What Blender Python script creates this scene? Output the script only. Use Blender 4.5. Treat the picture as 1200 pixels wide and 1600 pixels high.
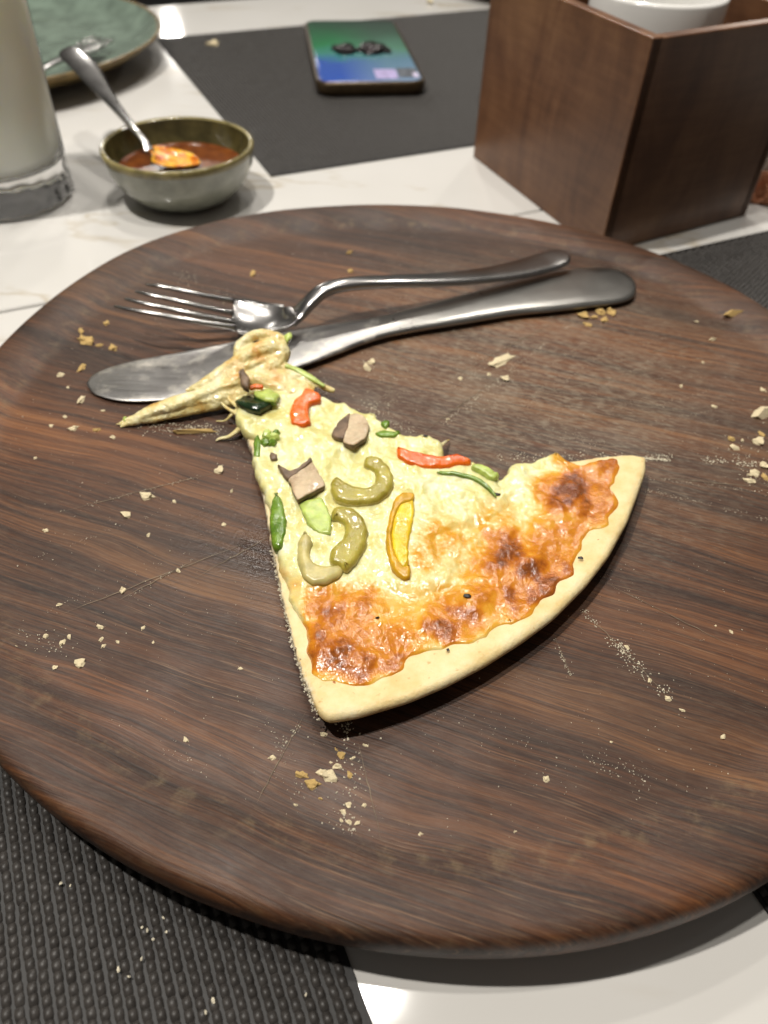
import bpy, bmesh, math, random
import numpy as np
from mathutils import Vector, Matrix, noise as mnoise
from mathutils.geometry import delaunay_2d_cdt

random.seed(7)
rng = np.random.default_rng(7)
scn = bpy.context.scene
for o in list(bpy.data.objects):
    bpy.data.objects.remove(o)
COL = scn.collection

# ------------------------------------------------------------------ camera
FPX, NAD, CZ = 1150.0, (560.0, 1900.0), 0.182          # photo focal length (px), vertical vanishing point, eye height
_dx, _dy = NAD[0] - 600, NAD[1] - 800
PITCH = math.atan2(FPX, math.hypot(_dx, _dy)); ROLL = -math.atan2(_dx, _dy)
_rt0 = Vector((1, 0, 0)); _up0 = Vector((0, math.sin(PITCH), math.cos(PITCH)))
FW = Vector((0, math.cos(PITCH), -math.sin(PITCH)))
RT = math.cos(ROLL) * _rt0 + math.sin(ROLL) * _up0
UP = -math.sin(ROLL) * _rt0 + math.cos(ROLL) * _up0
EYE = Vector((0, 0, CZ))
cam = bpy.data.cameras.new('camera'); camo = bpy.data.objects.new('camera', cam); COL.objects.link(camo)
camo.matrix_world = Matrix(((RT.x, UP.x, -FW.x, EYE.x), (RT.y, UP.y, -FW.y, EYE.y), (RT.z, UP.z, -FW.z, EYE.z), (0, 0, 0, 1)))
cam.sensor_fit = 'VERTICAL'; cam.sensor_height = 36.0; cam.sensor_width = 27.0
cam.lens = FPX / 1600 * 36.0
cam.clip_start = 0.01; cam.clip_end = 50
cam.dof.use_dof = True; cam.dof.focus_distance = 0.188; cam.dof.aperture_fstop = 13.5
scn.camera = camo

# ------------------------------------------------------------------ light (indoor: restaurant down-lights, dim room)
w = bpy.data.worlds.new('World'); scn.world = w; w.use_nodes = True
w.node_tree.nodes['Background'].inputs[0].default_value = (1.0, 0.93, 0.84, 1)
w.node_tree.nodes['Background'].inputs[1].default_value = 0.09
def lamp(name, loc, target, power, radius, col=(1, .95, .875), spread=150):
    l = bpy.data.lights.new(name, 'AREA'); l.shape = 'DISK'; l.size = radius * 2; l.energy = power; l.color = col
    l.spread = math.radians(spread)
    o = bpy.data.objects.new(name, l); COL.objects.link(o); o.location = loc
    o.rotation_euler = (Vector(target) - Vector(loc)).to_track_quat('-Z', 'Y').to_euler()
    return o
lamp('key_downlight', (-0.50, 0.20, 1.45), (0.02, 0.25, 0), 13.0, 0.022)
lamp('overhead_downlight', (0.02, 0.32, 1.50), (0.02, 0.3, 0), 4.5, 0.028)
lamp('far_downlight_a', (-1.35, 5.0, 1.05), (0, 0.4, 0), 2, 0.05)
lamp('far_downlight_b', (1.25, 2.95, 1.15), (0, 0.4, 0), 2.5, 0.04)
lamp('far_downlight_c', (-0.9, 2.9, 1.0), (0, 0.4, 0), 2, 0.04)
lamp('ceiling_downlight_a', (-0.35, 1.25, 1.55), (0, 0.3, 0), 3.0, 0.03)
lamp('ceiling_downlight_b', (0.45, 1.55, 1.55), (0, 0.3, 0), 3.0, 0.03)
lamp('ceiling_downlight_c', (0.02, 0.95, 1.55), (0, 0.3, 0), 3.0, 0.03)
lamp('ceiling_downlight_d', (-0.10, 2.1, 1.6), (0, 0.3, 0), 4.0, 0.035)
scn.view_settings.view_transform = 'Standard'; scn.view_settings.look = 'None'
scn.view_settings.exposure = 0.0; scn.view_settings.gamma = 1.0
scn.render.engine = 'CYCLES'

# ------------------------------------------------------------------ helpers
def px(x, y, z=0.0):
    """point of the horizontal plane z seen at photo pixel (x, y)"""
    d = RT * ((x - 600) / FPX) - UP * ((y - 800) / FPX) + FW
    return EYE + d * ((z - CZ) / d.z)
def pr(P):
    q = P - EYE; k = q.dot(FW)
    return 600 + FPX * q.dot(RT) / k, 800 - FPX * q.dot(UP) / k
def pr_np(A):
    q = A - np.array(EYE); k = q @ np.array(FW)
    return np.stack([600 + FPX * (q @ np.array(RT)) / k, 800 - FPX * (q @ np.array(UP)) / k], 1)

def tag(o, label=None, cat=None, group=None, kind=None):
    if label: o['label'] = label
    if cat: o['category'] = cat
    if group: o['group'] = group
    if kind: o['kind'] = kind
    return o
def empty(name, loc=(0, 0, 0)):
    o = bpy.data.objects.new(name, None); COL.objects.link(o); o.location = loc; o.empty_display_size = .01
    return o
def build(name, verts, faces, mats, parent=None, smooth=True, midx=None):
    me = bpy.data.meshes.new(name)
    me.from_pydata([tuple(v) for v in verts], [], [tuple(f) for f in faces]); me.update()
    for m in (mats if isinstance(mats, (list, tuple)) else [mats]): me.materials.append(m)
    if smooth: me.polygons.foreach_set('use_smooth', [True] * len(me.polygons))
    if midx is not None: me.polygons.foreach_set('material_index', midx)
    bm = bmesh.new(); bm.from_mesh(me); bmesh.ops.recalc_face_normals(bm, faces=bm.faces); bm.to_mesh(me); bm.free()
    o = bpy.data.objects.new(name, me); COL.objects.link(o)
    if parent is not None:
        o.parent = parent
        o.matrix_parent_inverse = Matrix.Translation(-Vector(parent.location)) @ Matrix.Identity(4)
    return o
def merge(*parts):
    V, F = [], []
    for v, f in parts:
        n = len(V); V += list(v); F += [tuple(i + n for i in q) for q in f]
    return V, F
def catmull(pts, n):
    """smooth open curve through tuples of any length"""
    A = np.array(pts, float); A = np.vstack([2 * A[0] - A[1], A, 2 * A[-1] - A[-2]])
    out = []
    for i in range(1, len(A) - 2):
        p0, p1, p2, p3 = A[i - 1:i + 3]
        for t in np.linspace(0, 1, n, endpoint=False):
            out.append(.5 * (2 * p1 + (p2 - p0) * t + (2 * p0 - 5 * p1 + 4 * p2 - p3) * t * t + (3 * p1 - p0 - 3 * p2 + p3) * t ** 3))
    out.append(A[-2]); return np.array(out)
def sweep(path, wh, seg=12, up=Vector((0, 0, 1)), power=1.0, closed=False):
    """tube along path; wh = (half width sideways, half height) at each station"""
    P = [Vector(p) for p in path]; n = len(P); V, F = [], []
    for i in range(n):
        a = P[(i - 1) % n] if (closed or i > 0) else P[i]; b = P[(i + 1) % n] if (closed or i < n - 1) else P[i]
        t = (b - a).normalized(); s = t.cross(up).normalized(); u = s.cross(t)
        ww, hh = wh[i] if not isinstance(wh, tuple) else wh
        for k in range(seg):
            c, q = math.cos(2 * math.pi * k / seg), math.sin(2 * math.pi * k / seg)
            c = math.copysign(abs(c) ** power, c); q = math.copysign(abs(q) ** power, q)
            V.append(P[i] + s * (c * ww) + u * (q * hh))
    for i in range(n if closed else n - 1):
        j = (i + 1) % n
        for k in range(seg):
            l = (k + 1) % seg
            F.append((i * seg + k, i * seg + l, j * seg + l, j * seg + k))
    if not closed:
        F.append(tuple(range(seg))); F.append(tuple((n - 1) * seg + k for k in range(seg))[::-1])
    return V, F
def lathe(prof, c=(0, 0, 0), seg=64, close=True, rf=None):
    V, F = [], []
    for (r, z) in prof:
        for k in range(seg):
            a = 2 * math.pi * k / seg; q = r if rf is None else rf(r, z, a)
            V.append((c[0] + q * math.cos(a), c[1] + q * math.sin(a), c[2] + z))
    for i in range(len(prof) - 1):
        for k in range(seg):
            l = (k + 1) % seg
            F.append((i * seg + k, i * seg + l, (i + 1) * seg + l, (i + 1) * seg + k))
    return V, F
def box(x0, x1, y0, y1, z0, z1):
    V = [(x, y, z) for x in (x0, x1) for y in (y0, y1) for z in (z0, z1)]
    return V, [(0, 1, 3, 2), (4, 6, 7, 5), (0, 4, 5, 1), (2, 3, 7, 6), (0, 2, 6, 4), (1, 5, 7, 3)]
def bevel(o, wdt=.001, seg=2):
    m = o.modifiers.new('bevel', 'BEVEL'); m.width = wdt; m.segments = seg; m.limit_method = 'ANGLE'; m.angle_limit = math.radians(40)
    return o
def fbm(x, y, z=0., o=4):
    return mnoise.fractal(Vector((x, y, z)), 1.0, 2.0, o)

# ------------------------------------------------------------------ materials
ZB = 0.018                                              # level of the board's flat surface
class NT:
    def __init__(s, name):
        s.m = bpy.data.materials.new(name); s.m.use_nodes = True; s.t = s.m.node_tree
        s.b = s.t.nodes['Principled BSDF']; s._co = None
    def n(s, typ, **kw):
        nd = s.t.nodes.new(typ)
        for k, v in kw.items(): setattr(nd, k, v)
        return nd
    def lk(s, a, b): s.t.links.new(a, b)
    def put(s, sock, v):
        if isinstance(v, bpy.types.NodeSocket): s.lk(v, sock)
        elif v is not None: sock.default_value = v
    def coords(s):
        if s._co is None: s._co = s.n('ShaderNodeTexCoord').outputs['Object']
        return s._co
    def mapping(s, scale=(1, 1, 1), rot=(0, 0, 0), loc=(0, 0, 0), vec=None):
        m = s.n('ShaderNodeMapping'); s.lk(vec or s.coords(), m.inputs[0])
        m.inputs['Scale'].default_value = scale; m.inputs['Rotation'].default_value = rot; m.inputs['Location'].default_value = loc
        return m.outputs[0]
    def noise(s, vec=None, scale=100., detail=4., rough=.55, dist=0., out='Fac'):
        n = s.n('ShaderNodeTexNoise'); s.lk(vec or s.coords(), n.inputs['Vector'])
        n.inputs['Scale'].default_value = scale; n.inputs['Detail'].default_value = detail
        n.inputs['Roughness'].default_value = rough; n.inputs['Distortion'].default_value = dist
        return n.outputs[out]
    def ramp(s, fac, stops, interp='LINEAR'):
        r = s.n('ShaderNodeValToRGB'); r.color_ramp.interpolation = interp; e = r.color_ramp.elements
        while len(e) < len(stops): e.new(.5)
        for q, (p, c) in zip(e, stops):
            q.position = p; q.color = (*c, 1) if isinstance(c, (tuple, list)) else (c, c, c, 1)
        s.lk(fac, r.inputs[0]); return r.outputs[0]
    def mix(s, fac, a, b, mode='MIX'):
        m = s.n('ShaderNodeMix', data_type='RGBA', blend_type=mode)
        s.put(m.inputs[0], fac)
        for i, v in ((6, a), (7, b)):
            s.put(m.inputs[i], (*v, 1) if isinstance(v, tuple) else v)
        return m.outputs[2]
    def math(s, op, a, b=None, clamp=False):
        m = s.n('ShaderNodeMath', operation=op, use_clamp=clamp); s.put(m.inputs[0], a)
        if b is not None: s.put(m.inputs[1], b)
        return m.outputs[0]
    def attr(s, name): return s.n('ShaderNodeAttribute', attribute_name=name).outputs['Fac']
    def bump(s, h, strength=.3, dist=.001, normal=None):
        b = s.n('ShaderNodeBump'); s.lk(h, b.inputs['Height']); b.inputs['Strength'].default_value = strength; b.inputs['Distance'].default_value = dist
        if normal is not None: s.lk(normal, b.inputs['Normal'])
        s.lk(b.outputs[0], s.b.inputs['Normal']); return b.outputs[0]
    def set(s, **kw):
        for k, v in kw.items():
            nm = {'base': 'Base Color', 'rough': 'Roughness', 'metal': 'Metallic', 'ior': 'IOR', 'trans': 'Transmission Weight',
                  'sss': 'Subsurface Weight', 'sssr': 'Subsurface Radius', 'ssss': 'Subsurface Scale', 'coat': 'Coat Weight', 'coatr': 'Coat Roughness',
                  'spec': 'Specular IOR Level', 'sheen': 'Sheen Weight'}[k]
            s.put(s.b.inputs[nm], (*v, 1) if k == 'base' and isinstance(v, tuple) else v)
        return s

def m_veg(name, col, col2, rough=.25):
    t = NT(name); a = t.noise(scale=140, detail=4, rough=.65); b = t.noise(scale=1300, detail=3)
    c = t.ramp(a, [(.32, col2), (.55, col), (.75, tuple(min(1, k * 1.25) for k in col))])
    c = t.mix(t.ramp(b, [(.55, 0.), (.72, .3)]), c, tuple(min(1, k * 1.45 + .004) for k in col))
    t.set(base=c, rough=t.ramp(a, [(.3, rough * .6), (.7, rough * 1.5)]), sss=.12, ssss=.002, coat=.3, coatr=.1); t.bump(t.math('ADD', a, t.math('MULTIPLY', b, .3)), .5, .0008)
    return t.m
def m_simple(name, col, rough=.5, var=.25, scale=300, bump=.15, bd=.0004, **kw):
    t = NT(name); n = t.noise(scale=scale)
    lo = tuple(c * (1 - var) for c in col); hi = tuple(min(1, c * (1 + var)) for c in col)
    t.set(base=t.ramp(n, [(.3, lo), (.7, hi)]), rough=rough, **kw)
    if bump: t.bump(t.noise(scale=scale * 2.2), bump, bd)
    return t.m

GRAIN = math.radians(18)
def m_board():
    t = NT('dark_walnut')
    v = t.mapping(rot=(0, 0, GRAIN))
    warp = t.noise(t.mapping(scale=(6, 14, 6), vec=v), 1.0, 3, out='Color')
    wv = t.n('ShaderNodeVectorMath', operation='MULTIPLY_ADD'); t.lk(warp, wv.inputs[0]); wv.inputs[1].default_value = (.0, .022, 0); t.lk(v, wv.inputs[2])
    vv = wv.outputs[0]
    broad = t.noise(t.mapping(scale=(3.0, 42, 20), vec=vv), 1.0, 4, .6)
    med = t.noise(t.mapping(scale=(6, 260, 60), vec=vv), 1.0, 6, .7)
    fine = t.noise(t.mapping(scale=(15, 1500, 300), vec=vv), 1.0, 4, .7)
    pore = t.noise(t.mapping(scale=(55, 2300, 400), vec=vv), 1.0, 2, .5)
    f = t.math('ADD', t.math('MULTIPLY', broad, .40), t.math('ADD', t.math('MULTIPLY', med, .40), t.math('MULTIPLY', fine, .30)))
    col = t.ramp(f, [(.42, (.013, .0065, .0045)), (.50, (.031, .0145, .0080)), (.555, (.056, .0255, .0125)), (.61, (.094, .0430, .0185)), (.70, (.175, .086, .034))])
    red = t.ramp(t.noise(t.mapping(scale=(5, 18, 9), vec=vv), 1.0, 3), [(.35, (.92, .90, .90)), (.65, (1.42, 1.12, .86))])
    col = t.mix(1.0, col, red, 'MULTIPLY')
    pm = t.ramp(pore, [(.60, 0.), (.68, 1.)])
    pmask = t.math('MULTIPLY', pm, t.ramp(t.noise(scale=26, detail=3), [(.42, .04), (.68, .45)]))
    col = t.mix(pmask, col, (.25, .14, .072))
    dp = t.ramp(t.noise(t.mapping(scale=(50, 1900, 400), loc=(3, 5, 1), vec=vv), 1.0, 2), [(.32, 1.), (.41, 0.)])
    col = t.mix(t.math('MULTIPLY', dp, .5), col, (.005, .0035, .003))
    def blot(c, r0, r1):
        cd = t.n('ShaderNodeVectorMath', operation='DISTANCE'); t.lk(t.coords(), cd.inputs[0]); cd.inputs[1].default_value = c
        q = t.math('ADD', cd.outputs['Value'], t.math('MULTIPLY', t.math('SUBTRACT', t.noise(scale=75, detail=5), .5), .05))
        return t.ramp(q, [(r0, 1.), (r1, 0.)])
    # flour rubbed into the fine grain, thickest where the missing slices lay
    near = blot((.052, .232, ZB), .02, .11)
    fl = t.ramp(t.noise(t.mapping(scale=(260, 1300, 400), vec=v), 1.0, 5, .75), [(.46, 0.), (.66, 1.)])
    film = t.math('MULTIPLY', t.math('ADD', t.math('MULTIPLY', near, .50), .06), fl)
    film = t.math('ADD', film, t.math('MULTIPLY', t.math('MULTIPLY', near, t.ramp(t.noise(scale=48, detail=6, rough=.7), [(.45, 0.), (.75, .5)])), .5), True)
    col = t.mix(film, col, (.34, .29, .21))
    # grease soaked in beside the slice
    gp = px(395, 850, ZB); gr = t.math('MAXIMUM', blot((gp.x, gp.y, ZB), .0, .030), blot(tuple(px(470, 640, ZB)), .0, .035))
    col = t.mix(t.math('MULTIPLY', gr, .4), col, (.010, .006, .0045))
    wear = t.math('MULTIPLY', t.attr('lip'), t.ramp(t.noise(scale=200, detail=5, rough=.7), [(.50, 0.), (.70, .42)]))
    col = t.mix(wear, col, (.20, .14, .07))
    rg = t.ramp(t.noise(scale=45, detail=5), [(.3, .42), (.7, .62)])
    rgm = t.n('ShaderNodeMix', data_type='FLOAT'); t.lk(gr, rgm.inputs[0]); t.lk(rg, rgm.inputs[2]); rgm.inputs[3].default_value = .22
    t.set(base=col, rough=rgm.outputs[0], spec=.36)
    drop = t.math('MULTIPLY', t.math('MULTIPLY', gr, t.noise(scale=900, detail=2)), 1.2)
    t.bump(t.math('ADD', drop, t.math('ADD', fine, t.math('MULTIPLY', med, 1.2))), .4, .0005)
    return t.m
def m_boxwood():
    t = NT('reddish_boxwood')
    vv = t.mapping(scale=(1, 1, .35))
    n = t.noise(vv, 38, 5, .6, .6); n2 = t.noise(t.mapping(scale=(30, 30, 240)), 1., 4, .6)
    col = t.ramp(t.math('ADD', t.math('MULTIPLY', n, .75), t.math('MULTIPLY', n2, .25)), [(.34, (.085, .036, .017)), (.5, (.145, .066, .031)), (.66, (.21, .105, .050))])
    t.set(base=col, rough=.33, spec=.4); t.bump(n2, .1, .0005)
    return t.m
def m_marble():
    t = NT('white_marble')
    v = t.mapping(rot=(0, 0, math.radians(-20)), scale=(1, 2.4, 1))
    d = t.noise(v, 6, 5, .6, out='Color')
    wv = t.n('ShaderNodeVectorMath', operation='MULTIPLY_ADD'); t.lk(d, wv.inputs[0]); wv.inputs[1].default_value = (.16, .16, 0); t.lk(v, wv.inputs[2])
    n = t.noise(wv.outputs[0], 7, 3, .5)
    vein = t.ramp(n, [(.475, 0.), (.5, 1.), (.525, 0.)])
    vein = t.math('MULTIPLY', vein, t.ramp(t.noise(scale=9, detail=2), [(.44, 0.), (.66, .8)]))
    base = t.ramp(t.noise(scale=5, detail=4), [(.3, (.58, .565, .535)), (.7, (.65, .635, .61))])
    t.set(base=t.mix(vein, base, (.42, .35, .24)), rough=.065, spec=.5)
    return t.m
def m_cheese():
    t = NT('melted_cheese')
    co = t.coords()
    n1 = t.noise(scale=330, detail=5, rough=.62); n2 = t.noise(scale=1100, detail=3)
    b = t.math('ADD', t.attr('brown'), t.math('MULTIPLY', t.math('SUBTRACT', n1, .5), t.math('ADD', t.math('MULTIPLY', t.attr('brown'), 1.1), .10)))
    pale = t.ramp(t.noise(scale=95, detail=5, rough=.62, dist=1.0), [(.28, (.57, .48, .15)), (.42, (.65, .60, .24)), (.54, (.70, .67, .34)), (.70, (.77, .76, .51))])
    pale = t.mix(t.attr('oil'), pale, t.ramp(n1, [(.3, (.66, .25, .015)), (.7, (.82, .46, .05))]))
    brn = t.ramp(b, [(.08, (.72, .54, .17)), (.28, (.66, .34, .035)), (.50, (.57, .205, .012)), (.76, (.38, .105, .009)), (1.0, (.17, .045, .007))])
    col = t.mix(t.ramp(b, [(.05, 0.), (.30, 1.)]), pale, brn)
    t.set(base=col, rough=t.ramp(n2, [(.3, .12), (.7, .30)]), spec=.5, sss=.3, sssr=(1, .75, .35), ssss=.0025, coat=t.math('SUBTRACT', .3, t.math('MULTIPLY', t.attr('brown'), .22), True), coatr=.06)
    h = t.math('ADD', t.noise(scale=260, detail=3, rough=.5, dist=.6), t.math('MULTIPLY', t.noise(scale=800, detail=2), t.math('ADD', .12, t.math('MULTIPLY', t.attr('brown'), .5))))
    t.bump(h, .45, .0011)
    return t.m
def m_dough():
    t = NT('baked_dough')
    n = t.noise(scale=130, detail=5); n2 = t.noise(scale=700, detail=4)
    top = t.ramp(n, [(.3, (.66, .49, .21)), (.5, (.73, .59, .31)), (.72, (.77, .67, .42))])
    toast = t.math('MULTIPLY', t.attr('toast'), t.ramp(t.noise(scale=90, detail=4), [(.3, .35), (.7, 1.)]))
    col = t.mix(toast, top, (.50, .24, .055))
    col = t.mix(t.attr('cut'), col, t.ramp(n2, [(.35, (.55, .42, .22)), (.6, (.80, .74, .58))]))
    spot = t.ramp(t.noise(scale=420, detail=2), [(.66, 0.), (.74, .55)])
    col = t.mix(spot, col, (.42, .22, .06))
    t.set(base=col, rough=.5, spec=.3, sss=.15, sssr=(1, .7, .4), ssss=.002)
    t.bump(t.math('ADD', n2, t.math('MULTIPLY', n, 2.)), .28, .0010)
    return t.m
def m_metal(name, rough=.2, col=(.60, .58, .55), scr=(20, 20, 20)):
    t = NT(name)
    n = t.noise(t.mapping(scale=scr), 30, 4, .65); sm = t.noise(scale=70, detail=5, rough=.65)
    t.set(base=t.ramp(sm, [(.3, tuple(c * .92 for c in col)), (.7, col)]), metal=1.0, rough=t.math('ADD', t.math('MULTIPLY', sm, .12), rough - .06))
    t.bump(n, .015, .0002)
    return t.m
def m_glass(name, col=(1, 1, 1), rough=0.0):
    t = NT(name); n = t.noise(scale=20)
    t.set(base=t.ramp(n, [(.3, tuple(c * .985 for c in col)), (.7, col)]), rough=rough, trans=1.0, ior=1.48)
    return t.m

M = {}
M['board'] = m_board(); M['box'] = m_boxwood(); M['marble'] = m_marble(); M['cheese'] = m_cheese(); M['dough'] = m_dough()
M['steel'] = m_metal('worn_steel', .29, (.36, .35, .33)); M['steel_shiny'] = m_metal('polished_steel', .22, (.40, .39, .38))
M['mat'] = m_simple('charcoal_vinyl', (.038, .034, .031), .42, .35, 900, .1, .0002, spec=.28)
M['mat_base'] = m_simple('charcoal_mat_ground', (.010, .009, .0085), .6, .2, 500)
M['olive'] = m_simple('green_olive', (.27, .225, .035), .26, .25, 240, .12, .0004, sss=.08, ssss=.002)
M['olive_in'] = m_simple('olive_flesh', (.48, .41, .15), .3, .2, 260, .2, .0004, sss=.08, ssss=.002)
M['red'] = m_simple('red_pepper', (.66, .12, .012), .22, .42, 330, .15, .0004, sss=.1, ssss=.002)
M['yellow'] = m_simple('yellow_pepper', (.76, .56, .012), .22, .15, 420, .3, .0005, sss=.1, ssss=.002)
M['yellow_skin'] = m_simple('yellow_pepper_skin', (.55, .30, .012), .25, .25, 260, .1, .0004, sss=.1, ssss=.002)
M['green'] = m_simple('green_pepper_skin', (.17, .29, .022), .25, .4, 260, .12, .0004, sss=.06, ssss=.002)
M['green_pale'] = m_simple('green_flesh', (.42, .52, .12), .3, .25, 320, .2, .0004, sss=.1, ssss=.002)
M['dark_green'] = m_simple('dark_green_skin', (.012, .028, .010), .2, .4, 300, .12, .0004)
M['mush'] = m_simple('mushroom_flesh', (.56, .43, .27), .5, .22, 380, .35, .0005, sss=.06, ssss=.002)
M['mush_dark'] = m_simple('mushroom_skin', (.15, .095, .055), .5, .55, 260, .3, .0005)
M['scrap'] = m_simple('browned_scrap', (.34, .12, .02), .4, .4, 400, .4, .0005)
M['cut'] = m_simple('pale_knife_mark', (.17, .13, .085), .8, .5, 250, 0)
M['black'] = m_simple('charred_speck', (.012, .008, .006), .5, .3)
M['crumb'] = m_simple('pale_bread_crumb', (.66, .56, .36), .8, .3, 900, .4, .0004)
M['crumb_gold'] = m_simple('golden_crust_crumb', (.58, .39, .14), .75, .35, 900, .6, .0005)
M['olive'] = m_veg('green_olive_skin', (.37, .31, .045), (.27, .22, .026), .35); M['red'] = m_veg('red_pepper_flesh', (.74, .135, .003), (.58, .075, .002)); M['yellow'] = m_veg('yellow_pepper_wet', (.74, .52, .012), (.58, .36, .008)); M['green'] = m_veg('green_skin', (.15, .26, .02), (.06, .13, .012)); M['mush'] = m_veg('mushroom_cut', (.54, .42, .27), (.34, .23, .13), .45)
M['flour'] = m_simple('flour', (.66, .60, .46), .9, .15, 900, 0)
M['glaze'] = m_simple('grey_green_glaze', (.24, .245, .20), .16, .22, 110, .06, .0005, coat=.3)
M['glaze_in'] = m_simple('olive_brown_glaze', (.075, .062, .022), .14, .35, 130, .06, .0005, coat=.4)
M['glaze_rim'] = m_simple('olive_rim_glaze', (.20, .165, .065), .2, .35, 160, .05, .0005, coat=.3)
M['plate'] = m_simple('sage_glaze', (.17, .225, .18), .13, .3, 60, .08, .0008, coat=.4)
M['plate_rim'] = m_simple('brown_glaze_rim', (.14, .095, .035), .25, .4, 150, .08, .0005)
M['white_pot'] = m_simple('white_porcelain', (.74, .73, .70), .15, .04, 60, 0, coat=.3)
M['glass'] = m_glass('clear_glass')
t = NT('thin_clear_glass'); lw = t.n('ShaderNodeLayerWeight'); lw.inputs[0].default_value = .06; tr = t.n('ShaderNodeBsdfTransparent'); gs = t.n('ShaderNodeBsdfGlossy'); gs.inputs['Roughness'].default_value = .02
t.lk(t.ramp(t.noise(scale=20), [(.3, (.95, .96, .95)), (.7, (.98, .98, .97))]), tr.inputs[0])
mx = t.n('ShaderNodeMixShader'); t.lk(lw.outputs[0], mx.inputs[0]); t.lk(tr.outputs[0], mx.inputs[1]); t.lk(gs.outputs[0], mx.inputs[2]); t.lk(mx.outputs[0], t.t.nodes['Material Output'].inputs[0]); M['glass_thin'] = t.m
t = NT('chilli_sauce'); n = t.noise(scale=160, detail=4)
t.set(base=t.ramp(n, [(.3, (.075, .016, .004)), (.7, (.19, .055, .008))]), rough=.28, spec=.35); t.bump(t.noise(scale=260), .2, .0008); M['sauce'] = t.m
t = NT('sauce_film'); n = t.noise(scale=150, detail=5, rough=.65)
t.set(base=t.ramp(n, [(.32, (.20, .03, .004)), (.44, (.62, .17, .008)), (.54, (.82, .38, .015)), (.68, (.92, .60, .08))]), rough=.16, spec=.5, coat=.3); t.bump(t.noise(scale=420, detail=4), .5, .0010); M['sauce_film'] = t.m
t = NT('cloudy_lemonade'); n = t.noise(scale=30)
t.set(base=t.ramp(n, [(.3, (.88, .88, .80)), (.7, (.93, .93, .86))]), rough=.2, sss=.9, sssr=(1, .95, .8), ssss=.03); M['drink'] = t.m
M['phone_frame'] = m_simple('bronze_phone_frame', (.075, .05, .025), .3, .2, 200, 0, metal=.6)
M['charm'] = m_simple('dark_metal_charm', (.03, .026, .028), .2, .5, 260, .3, .0006, metal=.7)
M['paper'] = m_simple('white_tissue', (.72, .70, .66), .8, .08, 200, .3, .0008)
M['peach'] = m_simple('peach_wrapper', (.48, .21, .11), .5, .2, 160)
M['floor'] = m_simple('dark_floor', (.02, .022, .02), .6, .4, 8, 0)
M['table_edge'] = m_simple('table_edge', (.10, .09, .08), .5, .2, 60)

TA = math.radians(26)                                   # direction of the table's long edge
def ab(a, b, z=0.):                                     # table axes -> world
    return Vector((a * math.cos(TA) - b * math.sin(TA), a * math.sin(TA) + b * math.cos(TA), z))

# ------------------------------------------------------------------ setting
def slab(name, a0, a1, b0, b1, z0, z1, mat):
    V, F = box(a0, a1, b0, b1, z0, z1)
    return build(name, [ab(*v) for v in V], F, mat, smooth=False)
tb = slab('table_top', -1.0, 1.3, -.35, .338, -.03, 0, M['marble']); bevel(tb, .0015, 3)
tag(tb, 'white marble table top under the round board', kind='structure')
tb2 = slab('table_top', -1.0, 1.3, .3395, .862, -.03, 0, M['marble']); bevel(tb2, .0015, 3)
tag(tb2, 'white marble table top pushed against the nearer one', kind='structure')
fl = build('floor', [(-6, -6, -.75), (6, -6, -.75), (6, 8, -.75), (-6, 8, -.75)], [(0, 1, 2, 3)], M['floor'], smooth=False)
tag(fl, 'dark floor beyond the table', kind='structure')

# ------------------------------------------------------------------ placemats: woven vinyl, every crossing a raised strand
MW, MH = .440, .310
def weave_mesh():
    ca, cb = .0026, .0024
    na, nb = int(MW / ca), int(MH / cb)
    V = []; F = []
    # one bead: arched strand segment, 4 stations x 3 across
    for i in range(na):
        for j in range(nb):
            a = (i + .5) * ca; b = (j + (.5 if i % 2 else 0.) + .25) * cb
            if b + cb * .5 > MH: continue
            a += random.gauss(0, .00007) + .0003 * math.sin(b * 60 + 1); b += random.gauss(0, .00012); jh = random.uniform(.8, 1.15)
            n = len(V)
            for (s, hz, ww) in ((-.56, .0003, .30), (-.25, .00100, .36), (.25, .00100, .36), (.56, .0003, .30)):
                y = b + s * cb
                V.append((a - ww * ca, y, hz * .35)); V.append((a - ww * .5 * ca, y, hz * jh)); V.append((a + ww * .5 * ca, y, hz * jh)); V.append((a + ww * ca, y, hz * .35))
            for s in range(3):
                for k in range(3):
                    q = n + s * 4 + k
                    F.append((q, q + 1, q + 5, q + 4))
    me = bpy.data.meshes.new('woven_strands')
    me.from_pydata(V, [], F); me.update(); me.materials.append(M['mat'])
    me.polygons.foreach_set('use_smooth', [True] * len(me.polygons))
    return me
WEAVE = weave_mesh()
def placemat(a0, b0, label):
    r = empty('placemat', ab(a0, b0, 0)); r.rotation_euler.z = TA
    g = bpy.data.meshes.new('mat_backing'); V, F = box(-.0008, MW + .0008, -.0008, MH + .0008, .0002, .0007)
    g.from_pydata(V, [], F); g.materials.append(M['mat_base'])
    o = bpy.data.objects.new('mat_backing', g); COL.objects.link(o); o.parent = r
    s = bpy.data.objects.new('woven_strands', WEAVE); COL.objects.link(s); s.parent = r; s.location.z = .0007; s['kind'] = 'stuff'
    tag(r, label, 'placemat', 'woven charcoal placemats')
placemat(.013 - MW, .255 - MH, 'charcoal woven placemat lying under the empty side of the round board')
placemat(.105, .268 - MH, 'charcoal woven placemat with its edge by the foot of the wooden box')
placemat(.130, .437, 'charcoal woven placemat that the phone lies on')

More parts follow.
